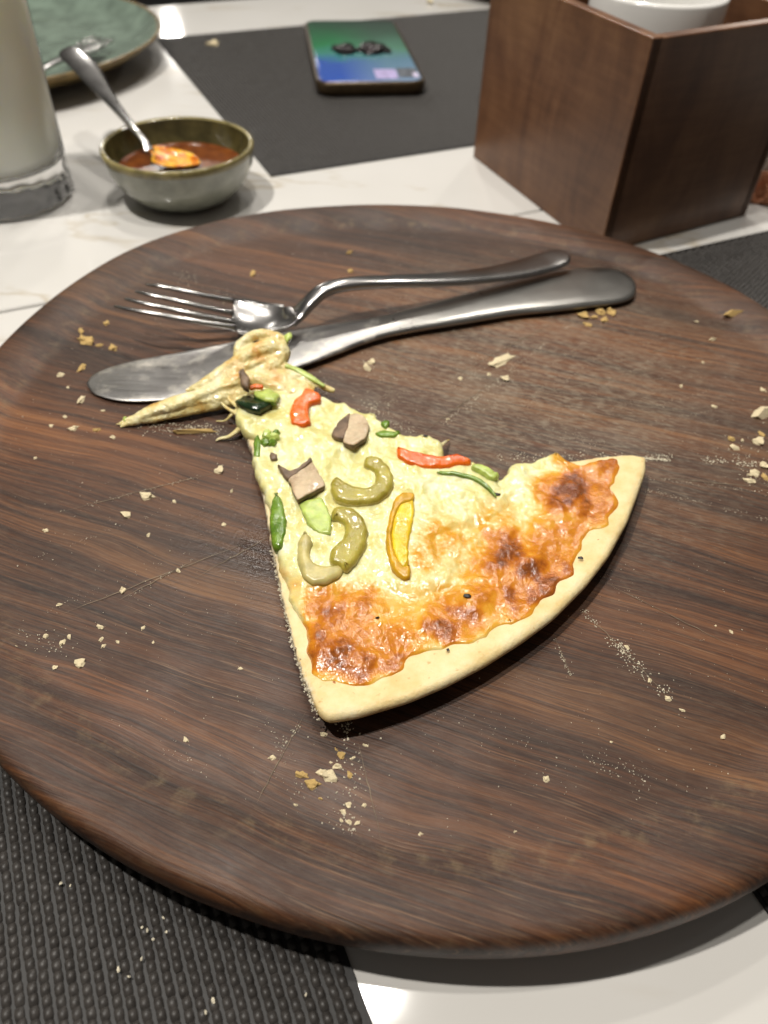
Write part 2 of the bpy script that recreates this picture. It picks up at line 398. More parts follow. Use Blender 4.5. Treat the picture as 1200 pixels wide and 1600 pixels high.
# ------------------------------------------------------------------ the round wooden board
BC = Vector((.0121, .2053, 0))
_th = [-180, -171, -125, -118, -112, -107, -102, -97, -93, -89, -83, -76, -71, -68, -65, -45, -20, 0, 15, 28, 38, 45, 58, 69, 83, 97, 112, 120, 133, 142, 150, 157, 168, 180]
_rr = [.1625, .1632, .1652, .1654, .1650, .1656, .1662, .1666, .1671, .1674, .168, .1686, .1687, .1684, .168, .167, .166, .1655, .166, .1663, .166, .1650, .1647, .1640, .1639, .1648, .1675, .1700, .1716, .1703, .1672, .1650, .1620, .1625]
def rim_r(a):
    d = (math.degrees(a) + 180) % 360 - 180
    s = 0.
    for k in range(-4, 5): s += np.interp((d + k * 2.5 + 180) % 360 - 180, _th, _rr)
    return s / 9
CUTS = [((700, 592), (905, 482)), ((720, 642), (1100, 560)), ((800, 668), (1180, 628)), ((1015, 745), (1200, 762)), ((1015, 800), (1200, 852)), ((935, 905), (1150, 1012)), ((300, 905), (440, 828)), ((90, 962), (410, 838)), ((70, 806), (385, 726)), ((400, 1255), (478, 1112)), ((868, 1000), (896, 1062)), ((905, 948), (1050, 1092)), ((640, 690), (800, 575)), ((600, 640), (640, 480)), ((180, 940), (310, 872)), ((960, 560), (1110, 535)), ((690, 700), (860, 640)), ((560, 1160), (600, 1330))]
def make_board():
    seg = 200
    prof = []                                            # (fraction of rim radius, z, lip weight)
    for f in np.linspace(.0, .86, 30)[1:]: prof.append((f, ZB, 0))
    prof += [(.875, ZB + .0001, .2), (.888, ZB + .0006, .9), (.90, ZB + .0013, 1.), (.915, ZB + .0021, .6), (.935, ZB + .0030, .15), (.955, ZB + .0034, 0), (.975, ZB + .0036, 0), (.988, ZB + .0034, .15),
             (.9945, ZB + .0027, .4), (.998, ZB + .0017, .3), (.9998, ZB + .0004, .1), (1.0, ZB - .002, 0), (.999, ZB - .0055, 0), (.995, ZB - .0075, 0), (.985, ZB - .0090, 0), (.95, ZB - .0130, 0), (.90, ZB - .0157, 0), (.5, ZB - .0157, 0), (.05, ZB - .0157, 0)]
    V = [(BC.x, BC.y, ZB)]; L = [0.]; F = []
    rad = [rim_r(2 * math.pi * k / seg) for k in range(seg)]
    for (f, z, l) in prof:
        for k in range(seg):
            a = 2 * math.pi * k / seg
            r = rad[k] * f
            x, y = BC.x + r * math.cos(a), BC.y + r * math.sin(a)
            V.append((x, y, z + (.0003 * fbm(x * 14, y * 14, z * 20) if z > ZB - .004 else 0))); L.append(l)
    for k in range(seg): F.append((0, 1 + k, 1 + (k + 1) % seg))
    for i in range(len(prof) - 1):
        for k in range(seg):
            l = (k + 1) % seg; q = 1 + i * seg
            F.append((q + k, q + l, q + seg + l, q + seg + k))
    q = 1 + (len(prof) - 1) * seg; F.append(tuple(q + k for k in range(seg)))
    o = build('serving_board', V, F, M['board'])
    at = o.data.attributes.new('lip', 'FLOAT', 'POINT'); at.data.foreach_set('value', L)
    for (p, q) in CUTS:                                   # old knife marks, worn pale
        C = [px(p[0] + (q[0] - p[0]) * k / 14 + random.gauss(0, .6), p[1] + (q[1] - p[1]) * k / 14 + random.gauss(0, .6), ZB + .00022) for k in range(15)]
        dv = (C[-1] - C[0]).normalized(); sd = Vector((-dv.y, dv.x, 0)); V = []
        for k, c in enumerate(C):
            hw = .00011 * math.sin(math.pi * (k + .3) / 14.6) * random.uniform(.5, 1.4); V += [c + sd * hw, c - sd * hw]
        build('cut_mark', V, [(2 * k, 2 * k + 1, 2 * k + 3, 2 * k + 2) for k in range(14)], M['cut'], o)
    tag(o, 'large round dark walnut serving board with a raised lip, dusted with flour and crumbs', 'serving board')
make_board()

# ------------------------------------------------------------------ pizza slice
def resample(pts, step, closed=True):
    A = np.array(pts, float)
    if closed: A = np.vstack([A, A[:1]])
    d = np.r_[0, np.cumsum(np.hypot(*np.diff(A[:, :2], axis=0).T))]
    n = max(8, int(d[-1] / step)); s = np.linspace(0, d[-1], n, endpoint=not closed)
    return np.stack([np.interp(s, d, A[:, k]) for k in range(A.shape[1])], 1)
def smooth_closed(A, it=2, lam=.5):
    for _ in range(it): A = A + lam * ((np.roll(A, 1, 0) + np.roll(A, -1, 0)) / 2 - A)
    return A
def inside(poly, Q):
    r = np.zeros(len(Q), bool); x, y = Q[:, 0], Q[:, 1]
    for (x1, y1), (x2, y2) in zip(poly, np.roll(poly, -1, 0)):
        c = ((y1 > y) != (y2 > y)); 
        with np.errstate(divide='ignore', invalid='ignore'):
            r ^= c & (x < (x2 - x1) * (y - y1) / (y2 - y1) + x1)
    return r
def seg_dist(Q, line):
    """distance of points Q to an open polyline"""
    D = np.full(len(Q), 9.)
    for a, b in zip(line[:-1], line[1:]):
        ab_ = b - a; t = np.clip(((Q - a) @ ab_) / max(1e-12, ab_ @ ab_), 0, 1)
        D = np.minimum(D, np.hypot(*(Q - a - t[:, None] * ab_).T))
    return D

ARC_PX = [(497, 1108), (512, 1118), (560, 1110), (640, 1086), (700, 1061), (760, 1030), (820, 992), (870, 955), (920, 905), (955, 860), (985, 805), (1003, 757), (1014, 724)]
ARC = np.array([px(x, y, ZB + .0105)[:2] for x, y in ARC_PX])
def lift(Q):                                             # the baked rim curls up off the board
    d = seg_dist(Q, ARC); s = np.clip(1 - d / .05, 0, 1)
    return .0040 * s * s
def thick(Q):
    d = seg_dist(Q, ARC)
    return .0038 + .0009 * np.exp(-(d / .0125) ** 2)
def z_dough(Q):
    return ZB + .0004 + lift(Q) + thick(Q) + np.array([.0005 * fbm(x * 70, y * 70) for x, y in Q])

def inset_loop(A, d):
    nx = np.roll(A, -1, 0) - np.roll(A, 1, 0); nrm = np.stack([-nx[:, 1], nx[:, 0]], 1); nrm /= np.linalg.norm(nrm, axis=1)[:, None] + 1e-12
    area = np.sum(A[:, 0] * np.roll(A[:, 1], -1) - np.roll(A[:, 0], -1) * A[:, 1])
    return A + nrm * (d if area > 0 else -d)[:, None] if isinstance(d, np.ndarray) else A + nrm * (d if area > 0 else -d)
def patch(outline, loops, zf, spacing, bottom=False):
    """sheet: rings from the outside (loops = [(inset array, z array)]) to an interior grid with z = zf"""
    N = len(outline); rings = []
    for ins, z in loops:
        L = inset_loop(outline, ins); L = L if True else L
        rings.append(np.c_[L, z if not callable(z) else z(L)])
    inner = rings[-1][:, :2]
    lo, hi = inner.min(0), inner.max(0)
    gx, gy = np.meshgrid(np.arange(lo[0], hi[0], spacing), np.arange(lo[1], hi[1], spacing)); gx[::2] += spacing / 2
    G = np.stack([gx.ravel(), gy.ravel()], 1) + rng.normal(0, spacing * .08, (gx.size, 2))
    G = G[inside(inner, G)]
    D = seg_dist(G, np.vstack([inner, inner[:1]])); G = G[D > spacing * .55]
    pts = [Vector(p) for p in np.vstack([inner, G])]
    ov, oe, of, vo, eo, fo = delaunay_2d_cdt(pts, [(i, (i + 1) % N) for i in range(N)], [], 1, 1e-7)
    IV = np.array([tuple(v) for v in ov])
    zin = zf(IV)
    # welding: map inner ring vertices
    m = {}
    for k, orig in enumerate(vo):
        for q in orig:
            if q < N: m[k] = q
    V = [tuple(v) for R_ in rings for v in R_]; F = []
    nr = len(rings)
    for r in range(nr - 1):
        for i in range(N):
            j = (i + 1) % N; F.append((r * N + i, r * N + j, (r + 1) * N + j, (r + 1) * N + i))
    idx = []
    for k in range(len(IV)):
        if k in m: idx.append((nr - 1) * N + m[k])
        else: idx.append(len(V)); V.append((IV[k, 0], IV[k, 1], zin[k]))
    for f in of:
        g = tuple(idx[q] for q in f)
        if len(set(g)) == len(g) and len(g) > 2: F.append(g)
    if bottom: F.append(tuple(range(N)))
    return V, F

pizza = empty('pizza_slice', px(720, 850, ZB))
tag(pizza, 'single leftover wedge of vegetable pizza with stretched cheese tip on the walnut board', 'pizza slice')

# dough
L_PX = [(376, 655), (397, 715), (411, 775), (423, 845), (434, 900), (447, 960), (461, 1018), (476, 1070), (489, 1104)]
R_PX = [(1008, 713), (975, 708), (930, 709), (870, 713), (820, 723), (780, 742), (740, 728), (690, 705), (640, 688), (600, 668), (540, 640), (500, 620), (455, 598), (415, 592), (385, 612)]
dl = [tuple(px(x, y, ZB + .0045)[:2]) for x, y in L_PX] + [tuple(px(x, y, ZB + .0105)[:2]) for x, y in ARC_PX] + [tuple(px(x, y, ZB + .0075)[:2]) for x, y in R_PX]
DO = smooth_closed(resample(dl, .0011), 2)
dA = seg_dist(DO, ARC); wc = np.clip(1 - dA / .004, 0, 1)   # 1 on the baked rim, 0 on the cut sides
jit = np.array([fbm(x * 420, y * 420) for x, y in DO]) * .0006 * (1 - wc)
base = ZB + .0003 + lift(DO); TT = thick(DO)
loops = []
for (di, hi_), (dc, hc) in zip([(.0040, 0.), (.0022, .06), (.0010, .18), (.0002, .40), (0., .60), (.0005, .80), (.0014, .93), (.0030, 1.)],
                               [(.0002, 0.), (.0, .12), (.0001, .3), (0., .5), (.0001, .7), (.0002, .88), (.0006, .97), (.0016, 1.)]):
    ins = wc * di + (1 - wc) * (dc + jit * (1 if hc < .95 else .3)); hh = wc * hi_ + (1 - wc) * hc
    if hc == 1.: loops.append((ins, z_dough))
    else: loops.append((ins, base + TT * hh))
V, F = patch(DO, loops, z_dough, .0016, bottom=True)
o = build('dough_base', V, F, M['dough'], pizza)
A = np.array(V); dq = seg_dist(A[:, :2], ARC); zt = z_dough(A[:, :2])
cut = np.clip((zt - A[:, 2]) / .0012, 0, 1) * np.clip((dq - .003) / .004, 0, 1)
toast = np.clip((zt - A[:, 2] - .0012) / .003, 0, 1) * np.clip(1 - dq / .006, 0, 1) * .8 + np.clip(1 - np.abs(dq - .016) / .004, 0, 1) * .4
for nm, val in (('cut', cut), ('toast', np.clip(toast, 0, 1))):
    at = o.data.attributes.new(nm, 'FLOAT', 'POINT'); at.data.foreach_set('value', list(val))

# torn white crumb along the cut side
V, F = [], []
for x, y in DO:
    qx, qy = pr(Vector((x, y, ZB + .003)))
    if not (qy > 860 and qx < 500): continue
    b0 = float(ZB + .0004 + lift(np.array([[x, y]]))[0])
    for _ in range(4):
        c = Vector((x + random.gauss(0, .0003), y + random.gauss(0, .0004), b0 + random.uniform(.0002, .0040))); r_ = random.uniform(.00018, .00050); n_ = len(V)
        V += [c + Vector(d) * r_ * random.uniform(.6, 1.3) for d in ((1, 0, 0), (-1, 0, 0), (0, 1, 0), (0, -1, 0), (0, 0, 1), (0, 0, -1))]
        F += [(n_ + i_, n_ + j_, n_ + k_) for i_ in (0, 1) for j_ in (2, 3) for k_ in (4, 5)]
build('cut_crumb', V, F, M['flour'], pizza, smooth=False)['kind'] = 'stuff'

# cheese
CH_PX = [(366, 640), (374, 662), (399, 692), (398, 718), (412, 752), (416, 776), (428, 800), (430, 850), (441, 880), (446, 915), (470, 958), (476, 1000), (484, 1040), (500, 1056), (540, 1060), (590, 1056), (622, 1036),
         (650, 1010), (690, 1002), (730, 1000), (762, 980), (795, 956), (815, 960), (840, 942), (880, 917), (905, 884), (912, 848), (928, 828), (952, 812), (966, 770), (977, 720), (970, 701), (940, 699), (905, 706), (872, 701),
         (838, 713), (800, 720), (785, 746), (772, 738), (742, 718), (704, 716), (690, 690), (664, 674), (622, 676), (606, 662), (590, 643), (560, 638), (534, 628), (505, 618), (482, 600), (450, 588), (420, 585), (392, 598), (372, 615)]
BUB = [(800, 872, 58, 2.2), (838, 885, 34, 1.2), (890, 772, 52, 2.0), (540, 1020, 44, 1.4), (575, 1035, 30, 1.5), (520, 985, 40, 1.3), (700, 975, 44, 1.5), (800, 943, 17, 1.9), (850, 915, 28, 1.2), (560, 945, 45, 1.2),
       (950, 725, 34, 1.5), (890, 710, 28, 1.2), (740, 930, 36, 1.2), (640, 960, 30, .6), (700, 840, 60, 1.3), (860, 820, 40, .9), (470, 650, 60, .8), (550, 700, 70, .7), (680, 780, 60, .6), (480, 720, 50, .6), (880, 870, 26, 1.1), (760, 800, 60, .7)]
BROWN = [(540, 1000, 80, .60), (615, 1005, 60, .56), (715, 965, 64, .56), (800, 915, 85, .54), (872, 850, 74, .54), (930, 765, 62, .60), (550, 960, 62, .52), (790, 866, 46, .95), (835, 885, 34, .9), (770, 885, 30, .8), (885, 770, 40, .95), (905, 795, 26, .8), (850, 760, 34, .5), (950, 718, 30, .75), (905, 706, 40, .55), (530, 1022, 46, .85), (575, 1036, 36, .8), (500, 1000, 34, .8), (520, 960, 50, .75), (575, 945, 36, .6),
         (470, 985, 20, .5), (690, 985, 36, .85), (725, 955, 30, .8), (800, 943, 18, .8), (745, 930, 34, .55), (860, 912, 40, .85), (890, 880, 26, .75), (830, 930, 28, .8), (910, 830, 30, .55), (700, 845, 60, .30), (860, 830, 60, .42), (660, 870, 50, .26), (630, 1000, 30, .5),
         (610, 1030, 30, .7), (780, 820, 60, .26), (930, 790, 30, .6), (655, 830, 24, .2), (740, 880, 60, .25)]
OIL = [(505, 1046, 26, .8), (590, 1052, 28, .85), (690, 1000, 28, .85), (760, 978, 26, .85), (840, 940, 28, .9), (903, 880, 26, .85), (948, 812, 26, .8), (970, 735, 26, .8), (625, 985, 40, .8), (640, 960, 46, .9), (590, 980, 36, .7), (690, 945, 30, .7), (780, 955, 30, .8), (865, 925, 40, .8), (910, 860, 40, .8), (960, 780, 36, .7), (455, 915, 22, .6), (475, 1020, 24, .6), (560, 1055, 40, .7), (650, 1005, 36, .8), (940, 820, 30, .6), (800, 905, 50, .3), (430, 885, 16, .5), (930, 740, 50, .4)]
def blobs(PXY, L, soft=1.0):
    v = np.zeros(len(PXY))
    wx = np.array([fbm(x * .018, y * .018, 3.1) for x, y in PXY]) * 22; wy = np.array([fbm(x * .018, y * .018, 9.7) for x, y in PXY]) * 22
    for (x, y, r, s) in L:
        d = np.hypot(PXY[:, 0] + wx - x, (PXY[:, 1] + wy - y) * 1.15) / r
        v = np.maximum(v, s * np.clip(1.35 - d * .9, 0, 1) ** soft)
    return v
BUBW = [(px(x, y, ZB + .009)[0], px(x, y, ZB + .009)[1], r * .00018, h * .001) for x, y, r, h in BUB]
# the pale fresh cheese lies as a thicker blanket over the inner half
LOBE = np.array([px(x, y, ZB + .008)[:2] for x, y in [(340, 640), (430, 860), (455, 905), (520, 925), (590, 905), (640, 930), (690, 915), (780, 905), (690, 880), (672, 838), (700, 822), (760, 812), (800, 780), (770, 735), (690, 660), (480, 560), (380, 560)]])
LOBE = smooth_closed(resample(LOBE, .001), 3)
def z_cheese(Q):
    Q = np.asarray(Q, float)
    h = np.array([.0013 + .0008 * fbm(x * 95, y * 95, 1.3) + .00025 * fbm(x * 260, y * 260, 4.4) + .0005 * (.45 - abs(mnoise.noise(Vector((x * 210 + y * 60, y * 120, 8.)))) * 2) + .0001 * mnoise.noise(Vector((x * 620, y * 620, 2.))) for x, y in Q])
    for (x, y, r, a) in BUBW:
        d = np.hypot(Q[:, 0] - x, Q[:, 1] - y) / r
        h += a * .55 * np.clip(1 - d * d, 0, 1) ** .8
    ins = inside(LOBE, Q); d = seg_dist(Q, np.vstack([LOBE, LOBE[:1]]))
    h += np.where(ins, .0012 * np.sqrt(np.clip(d / .003, 0, 1)), 0)
    h *= np.clip((seg_dist(Q, ARC) - .007) / .010, .35, 1.)
    return z_dough(Q) + np.maximum(h, .0004)
def PC(x, y, dz=0.):
    z = ZB + .008
    for _ in range(5):
        p = px(x, y, z); z = float(z_cheese(np.array([[p.x, p.y]]))[0]) + dz
    return px(x, y, z)
TOP = [(592, 722), (603, 745), (590, 772), (560, 777), (535, 768), (545, 800), (560, 825), (556, 850), (540, 874), (475, 850), (480, 880), (495, 894), (515, 893), (622, 790), (618, 820), (622, 852), (630, 876), (630, 710), (655, 716), (685, 718), (715, 718), (482, 614), (468, 626), (465, 650),
       (450, 745), (480, 775), (505, 760), (470, 725), (520, 676), (545, 690), (575, 668), (550, 650), (480, 790), (505, 810), (500, 830), (440, 790), (446, 830), (400, 630), (430, 618), (420, 686), (605, 678), (710, 741), (755, 745)]
TOPW = np.array([px(x, y, ZB + .0075)[:2] for x, y in TOP])
def z_cover(Q):
    d = np.min(np.hypot(Q[:, None, 0] - TOPW[None, :, 0], Q[:, None, 1] - TOPW[None, :, 1]), 1)
    return z_cheese(Q) + .0003 * np.exp(-(d / .0040) ** 2)
cl = [tuple(px(x, y, ZB + (.0115 if (y > 930 or x > 900) else .0070))[:2]) for x, y in CH_PX]
CO = resample(cl, .0009)
CO = smooth_closed(CO, 2)
CO = inset_loop(CO, np.array([fbm(x * 170, y * 170, 7.7) for x, y in CO]) * .0022)
CO = smooth_closed(CO, 1)
def zlow(frac):
    return lambda L: (z_dough(L) - .0022) * (1 - frac) + z_cheese(L) * frac
V, F = patch(CO, [(np.full(len(CO), d), zlow(f)) for d, f in ((.0004, 0.), (0., .35), (.0001, .62), (.0005, .84), (.0011, .96))] + [(np.full(len(CO), .0019), z_cover)], z_cover, .0007)
o = build('cheese_layer', V, F, M['cheese'], pizza)
PXY = pr_np(np.array(V))
for nm, val in (('brown', blobs(PXY, BROWN, 1.2)), ('oil', np.clip(blobs(PXY, OIL, 1.0), 0, 1))):
    at = o.data.attributes.new(nm, 'FLOAT', 'POINT'); at.data.foreach_set('value', list(val))

# toppings --------------------------------------------------------
def cpath(pts, dz, n=8):
    C = catmull(pts, n)
    return [PC(x, y, dz) for x, y in C[:, :2]], C
def ring_piece(name, pts, hw, hh, mats, dz, end=.9, power=.45, inner=None):
    """bent strip lying in the cheese; pts = photo pixels along its middle, with optional width factor"""
    pts = [p if len(p) == 3 else (*p, 1.) for p in pts]
    P, C = cpath(pts, dz)
    n = len(P); wh = []
    zz = np.array([p.z for p in P]); zz = np.convolve(np.r_[[zz[0]] * 6, zz, [zz[-1]] * 6], np.ones(13) / 13, 'valid')
    for p, z_ in zip(P, zz): p.z = z_
    for i in range(n):
        k = min(i, n - 1 - i) / (n * .08); e = min(1., end + (1 - end) * k)
        wh.append((hw * C[i, 2] * e, hh * (.5 + .5 * C[i, 2]) * e))
    V, F = sweep(P, wh, 14, power=power)
    V = [v + Vector((fbm(v.x * 160, v.y * 160, v.z * 160), fbm(v.y * 160, v.x * 160, 5), 0)) * .0003 for v in V]
    mi = None
    if inner is not None:
        mi = [1 if (f[0] % 14) in inner and len(f) == 4 else 0 for f in F]
    return build(name, V, F, mats, pizza, midx=mi)
OL = [M['olive'], M['olive_in']]
INN = (3, 4, 5, 6, 7, 8, 9)
ring_piece('red_pepper_flake', [(390, 607), (402, 604), (412, 606)], .0009, .0007, M['red'], .0022, end=.4)

def chunk(name, poly, dz, h, mats, side_mat=1, tilt=(0, 0), parent=pizza, bev=.0006, spacing=None):
    dz -= .0006
    """chunky cut piece: photo-pixel outline of its upper face, thickness h"""
    c = np.mean(poly, 0); Pc = PC(c[0], c[1], dz)
    top = []
    for x, y in poly:
        q = px(x, y, Pc.z); z = Pc.z + (q.x - Pc.x) * tilt[0] + (q.y - Pc.y) * tilt[1]
        top.append(px(x, y, z))
    T = resample([tuple(p) for p in top], .0007); T = smooth_closed(T, 2)
    T[:, :2] += np.array([[fbm(p[0] * 330, p[1] * 330, 1), fbm(p[0] * 330, p[1] * 330, 6)] for p in T]) * .0005
    n = len(T); ctr = T.mean(0)
    rings = [T + (0, 0, -h), T + (0, 0, -h * .55), T + (0, 0, -bev), T * 1., ]
    rings[0][:, :2] = ctr[:2] + (T[:, :2] - ctr[:2]) * .98
    rings[3][:, :2] = ctr[:2] + (T[:, :2] - ctr[:2]) * .94
    mid = T.copy(); mid[:, :2] = ctr[:2] + (T[:, :2] - ctr[:2]) * .5; mid[:, 2] += .0003; rings.append(mid)
    V = []
    for r, R_ in enumerate(rings):
        for p in R_: V.append(p + np.array([fbm(p[0] * 500, p[1] * 500, r), fbm(p[1] * 500, p[0] * 500, r + 9), fbm(p[0] * 600, p[1] * 600, r + 4)]) * .0002)
    F = []; mi = []
    for r in range(len(rings) - 1):
        for i in range(n):
            F.append((r * n + i, r * n + (i + 1) % n, (r + 1) * n + (i + 1) % n, (r + 1) * n + i)); mi.append(side_mat if r < 2 else 0)
    F.append(tuple((len(rings) - 1) * n + i for i in range(n))); mi.append(0)
    F.append(tuple(range(n))); mi.append(0)
    return build(name, V, F, mats, parent, midx=mi)
def slab_piece(name, zp, dz, h, mats, rnd=.0007, tilt=(0, 0), jit=.0003, bulge=.0003):
    """flat-cut vegetable slice: outline given on a 3x enlargement of the photo (origin 340, 560), thickness h, top face dz above the cheese"""
    P2 = [(340 + a / 3, 560 + b / 3) for a, b in zp]
    W = np.array([tuple(PC(x, y, dz * .5)) for x, y in P2]); c = W.mean(0)
    co = np.linalg.lstsq(np.c_[W[:, :2] - c[:2], np.ones(len(W))], W[:, 2], rcond=None)[0]
    plane = lambda Q: co[2] + dz * .5 + (Q[:, :2] - c[:2]) @ (co[:2] * .7 + np.array(tilt))
    W2 = []
    for x, y in P2:
        z_ = co[2] + dz * .5
        for _ in range(3):
            q = px(x, y, z_); z_ = float(plane(np.array([[q.x, q.y]]))[0])
        W2.append((q.x, q.y))
    O = smooth_closed(resample(W2, .0006), 2)
    O = inset_loop(O, np.array([fbm(x * 420, y * 420, dz * 900) for x, y in O]) * jit)
    top = lambda Q: plane(Q) + np.array([bulge * fbm(x * 240, y * 240, 2.) for x, y in Q[:, :2]])
    n = len(O)
    V, F = patch(O, [(np.full(n, .0002), lambda L: plane(L) - h), (np.full(n, -.0001), lambda L: plane(L) - h * .5), (np.full(n, 0.), lambda L: plane(L) - rnd), (np.full(n, rnd * .35), lambda L: plane(L) - rnd * .3), (np.full(n, rnd), top)], top, .0009, bottom=True)
    mi = [1 if k < 2 * n else 0 for k in range(len(F))]
    return build(name, V, F, mats, pizza, midx=mi)
OS = [M['olive'], M['olive_in']]
slab_piece('olive_slice', [(690, 455), (720, 447), (760, 455), (800, 490), (825, 540), (825, 580), (800, 625), (750, 660), (690, 672), (620, 672), (560, 655), (530, 620), (530, 570), (545, 548), (565, 545), (595, 570), (640, 592), (700, 600), (735, 580), (745, 545), (735, 515), (710, 505), (685, 490)], .0022, .0042, OS, .0013)
slab_piece('olive_slice', [(540, 690), (590, 682), (640, 695), (690, 740), (705, 800), (690, 880), (650, 940), (600, 985), (570, 960), (525, 940), (522, 905), (545, 870), (590, 830), (600, 790), (590, 755), (560, 740), (535, 745), (530, 715)], .0024, .0044, OS, .0014)
slab_piece('olive_slice', [(405, 797), (430, 815), (445, 850), (430, 900), (440, 940), (480, 962), (530, 965), (575, 960), (590, 985), (570, 1015), (510, 1045), (450, 1048), (410, 1025), (385, 980), (372, 910), (378, 850), (395, 810)], .0018, .0040, [M['olive_in'], M['olive']], .0012)
slab_piece('red_pepper_strip', [(400, 140), (418, 130), (480, 160), (485, 190), (430, 205), (425, 250), (440, 300), (390, 312), (345, 295), (338, 240), (355, 190), (390, 165)], .0018, .0034, [M['red'], M['red']], .0009)
slab_piece('red_pepper_strip', [(840, 405), (900, 425), (980, 445), (1060, 455), (1120, 440), (1190, 465), (1190, 485), (1120, 495), (1040, 510), (960, 505), (880, 480), (842, 455)], .0020, .0036, [M['red'], M['red']], .0009, tilt=(0, .25))
ys = slab_piece('yellow_pepper_strip', [(925, 628), (870, 622), (835, 640), (808, 720), (793, 800), (788, 880), (806, 950), (838, 1003), (880, 1027), (906, 1020), (908, 962), (893, 955), (875, 975), (852, 950), (828, 900), (818, 820), (832, 740), (860, 680), (920, 660)], .0016, .0034, [M['yellow_skin'], M['yellow_skin']], .0007)
yf = slab_piece('yellow_pepper_flesh', [(855, 670), (900, 648), (922, 665), (922, 720), (907, 800), (892, 880), (896, 955), (880, 985), (848, 955), (820, 890), (813, 800), (833, 720)], .0012, .0026, [M['yellow'], M['yellow']], .0006)
slab_piece('zucchini_piece', [(380, 670), (490, 645), (530, 730), (532, 822), (480, 815), (420, 770)], .0012, .0026, [M['green_pale'], M['green']], .0006)
slab_piece('green_pepper_piece', [(270, 618), (300, 650), (325, 760), (322, 820), (298, 888), (258, 875), (243, 780), (246, 690)], .0012, .0040, [M['green'], M['green']], .0010)
ma = slab_piece('mushroom_piece', [(330, 562), (380, 520), (442, 478), (475, 530), (507, 592), (440, 625), (372, 662), (352, 610)], .0020, .0026, [M['mush'], M['mush_dark']], .0004, tilt=(.05, -.15))
mb = slab_piece('mushroom_rind', [(278, 492), (340, 525), (380, 505), (436, 458), (446, 478), (382, 528), (330, 566), (300, 530)], .0018, .0024, [M['mush_dark'], M['mush_dark']], .0005)
mc = slab_piece('mushroom_piece', [(612, 262), (650, 252), (692, 270), (716, 322), (690, 372), (640, 405), (585, 388), (600, 330)], .0018, .0026, [M['mush'], M['mush_dark']], .0004, tilt=(.08, -.12))
md = slab_piece('mushroom_rind', [(533, 348), (568, 290), (622, 250), (615, 300), (592, 375), (550, 368)], .0016, .0026, [M['mush_dark'], M['mush_dark']], .0005, tilt=(.1, -.1))
slab_piece('green_pepper_piece', [(735, 345), (780, 335), (865, 345), (830, 362), (760, 362)], .0010, .0024, [M['green'], M['green']], .0005)
for par, ch in ((ys, yf), (ma, mb), (mc, md)):
    ch.parent = par; ch.matrix_parent_inverse = Matrix.Identity(4)
MU = [M['mush'], M['mush_dark']]
chunk('mushroom_piece', [(372, 578), (380, 575), (390, 590), (388, 606), (378, 600)], .0075, .0024, [M['mush_dark'], M['mush_dark']])
chunk('mushroom_piece', [(420, 706), (432, 708), (434, 718), (424, 720)], .0014, .0016, [M['mush_dark'], M['mush']])
GP = [M['green_pale'], M['green']]
chunk('zucchini_piece', [(394, 612), (420, 606), (437, 616), (432, 626), (408, 624)], .0030, .0022, GP, tilt=(0, -.3))
chunk('zucchini_skin', [(366, 625), (385, 616), (408, 624), (428, 628), (405, 640), (385, 637)], .0020, .0026, [M['dark_green'], M['dark_green']], tilt=(0, -.3))
chunk('green_pepper_piece', [(582, 678), (600, 671), (628, 674), (615, 682), (590, 684)], .0008, .0022, [M['green'], M['green']])
chunk('green_pepper_piece', [(592, 660), (604, 654), (611, 662), (603, 670)], .0012, .0022, [M['green'], M['green']])
ring_piece('green_pepper_strip', [(682, 738, .5), (710, 741, .8), (740, 748, .8), (762, 762, .7), (776, 778, .3)], .0008, .0008, M['green'], .0006, end=.4)
ring_piece('green_pepper_strip', [(738, 728, .6), (758, 738, 1.), (778, 748, 1.)], .0016, .0014, M['green_pale'], .0010, end=.5)
chunk('green_pepper_piece', [(396, 690), (402, 676), (408, 690), (406, 716), (398, 712)], .0006, .0024, [M['green'], M['green']])
# broccoli crumbs
for (x, y, r) in ((418, 680, 10), (428, 684, 9), (414, 692, 8), (425, 692, 8), (432, 677, 7), (436, 534, 6)):
    if y < 600: continue
    c = PC(x, y, .0006); bm = bmesh.new(); bmesh.ops.create_icosphere(bm, subdivisions=2, radius=r * .00019)
    for v in bm.verts: v.co *= 1 + .35 * fbm(v.co.x * 900, v.co.y * 900, v.co.z * 900 + x)
    me = bpy.data.meshes.new('broccoli_bit'); bm.to_mesh(me); bm.free(); me.materials.append(M['green_pale'] if r > 8 else M['green'])
    o = bpy.data.objects.new('broccoli_bit', me); COL.objects.link(o); o.location = c; o.parent = pizza; o.matrix_parent_inverse = Matrix.Translation(-pizza.location)
# charred specks
for (x, y, r) in ((731, 931, 4.5), (665, 681, 3.), (590, 965, 2.5), (908, 872, 3.), (776, 772, 4), (620, 880, 2), (530, 628, 2.5), (700, 1015, 2.2)):
    c = PC(x, y, .0003); bm = bmesh.new(); bmesh.ops.create_icosphere(bm, subdivisions=1, radius=r * .0002)
    for v in bm.verts: v.co = Vector((v.co.x * 1.3, v.co.y * .8, v.co.z * .6)) * (1 + .4 * random.uniform(-1, 1))
    me = bpy.data.meshes.new('char_speck'); bm.to_mesh(me); bm.free(); me.materials.append(M['black'])
    o = bpy.data.objects.new('char_speck', me); COL.objects.link(o); o.location = c; o.parent = pizza; o.matrix_parent_inverse = Matrix.Translation(-pizza.location)
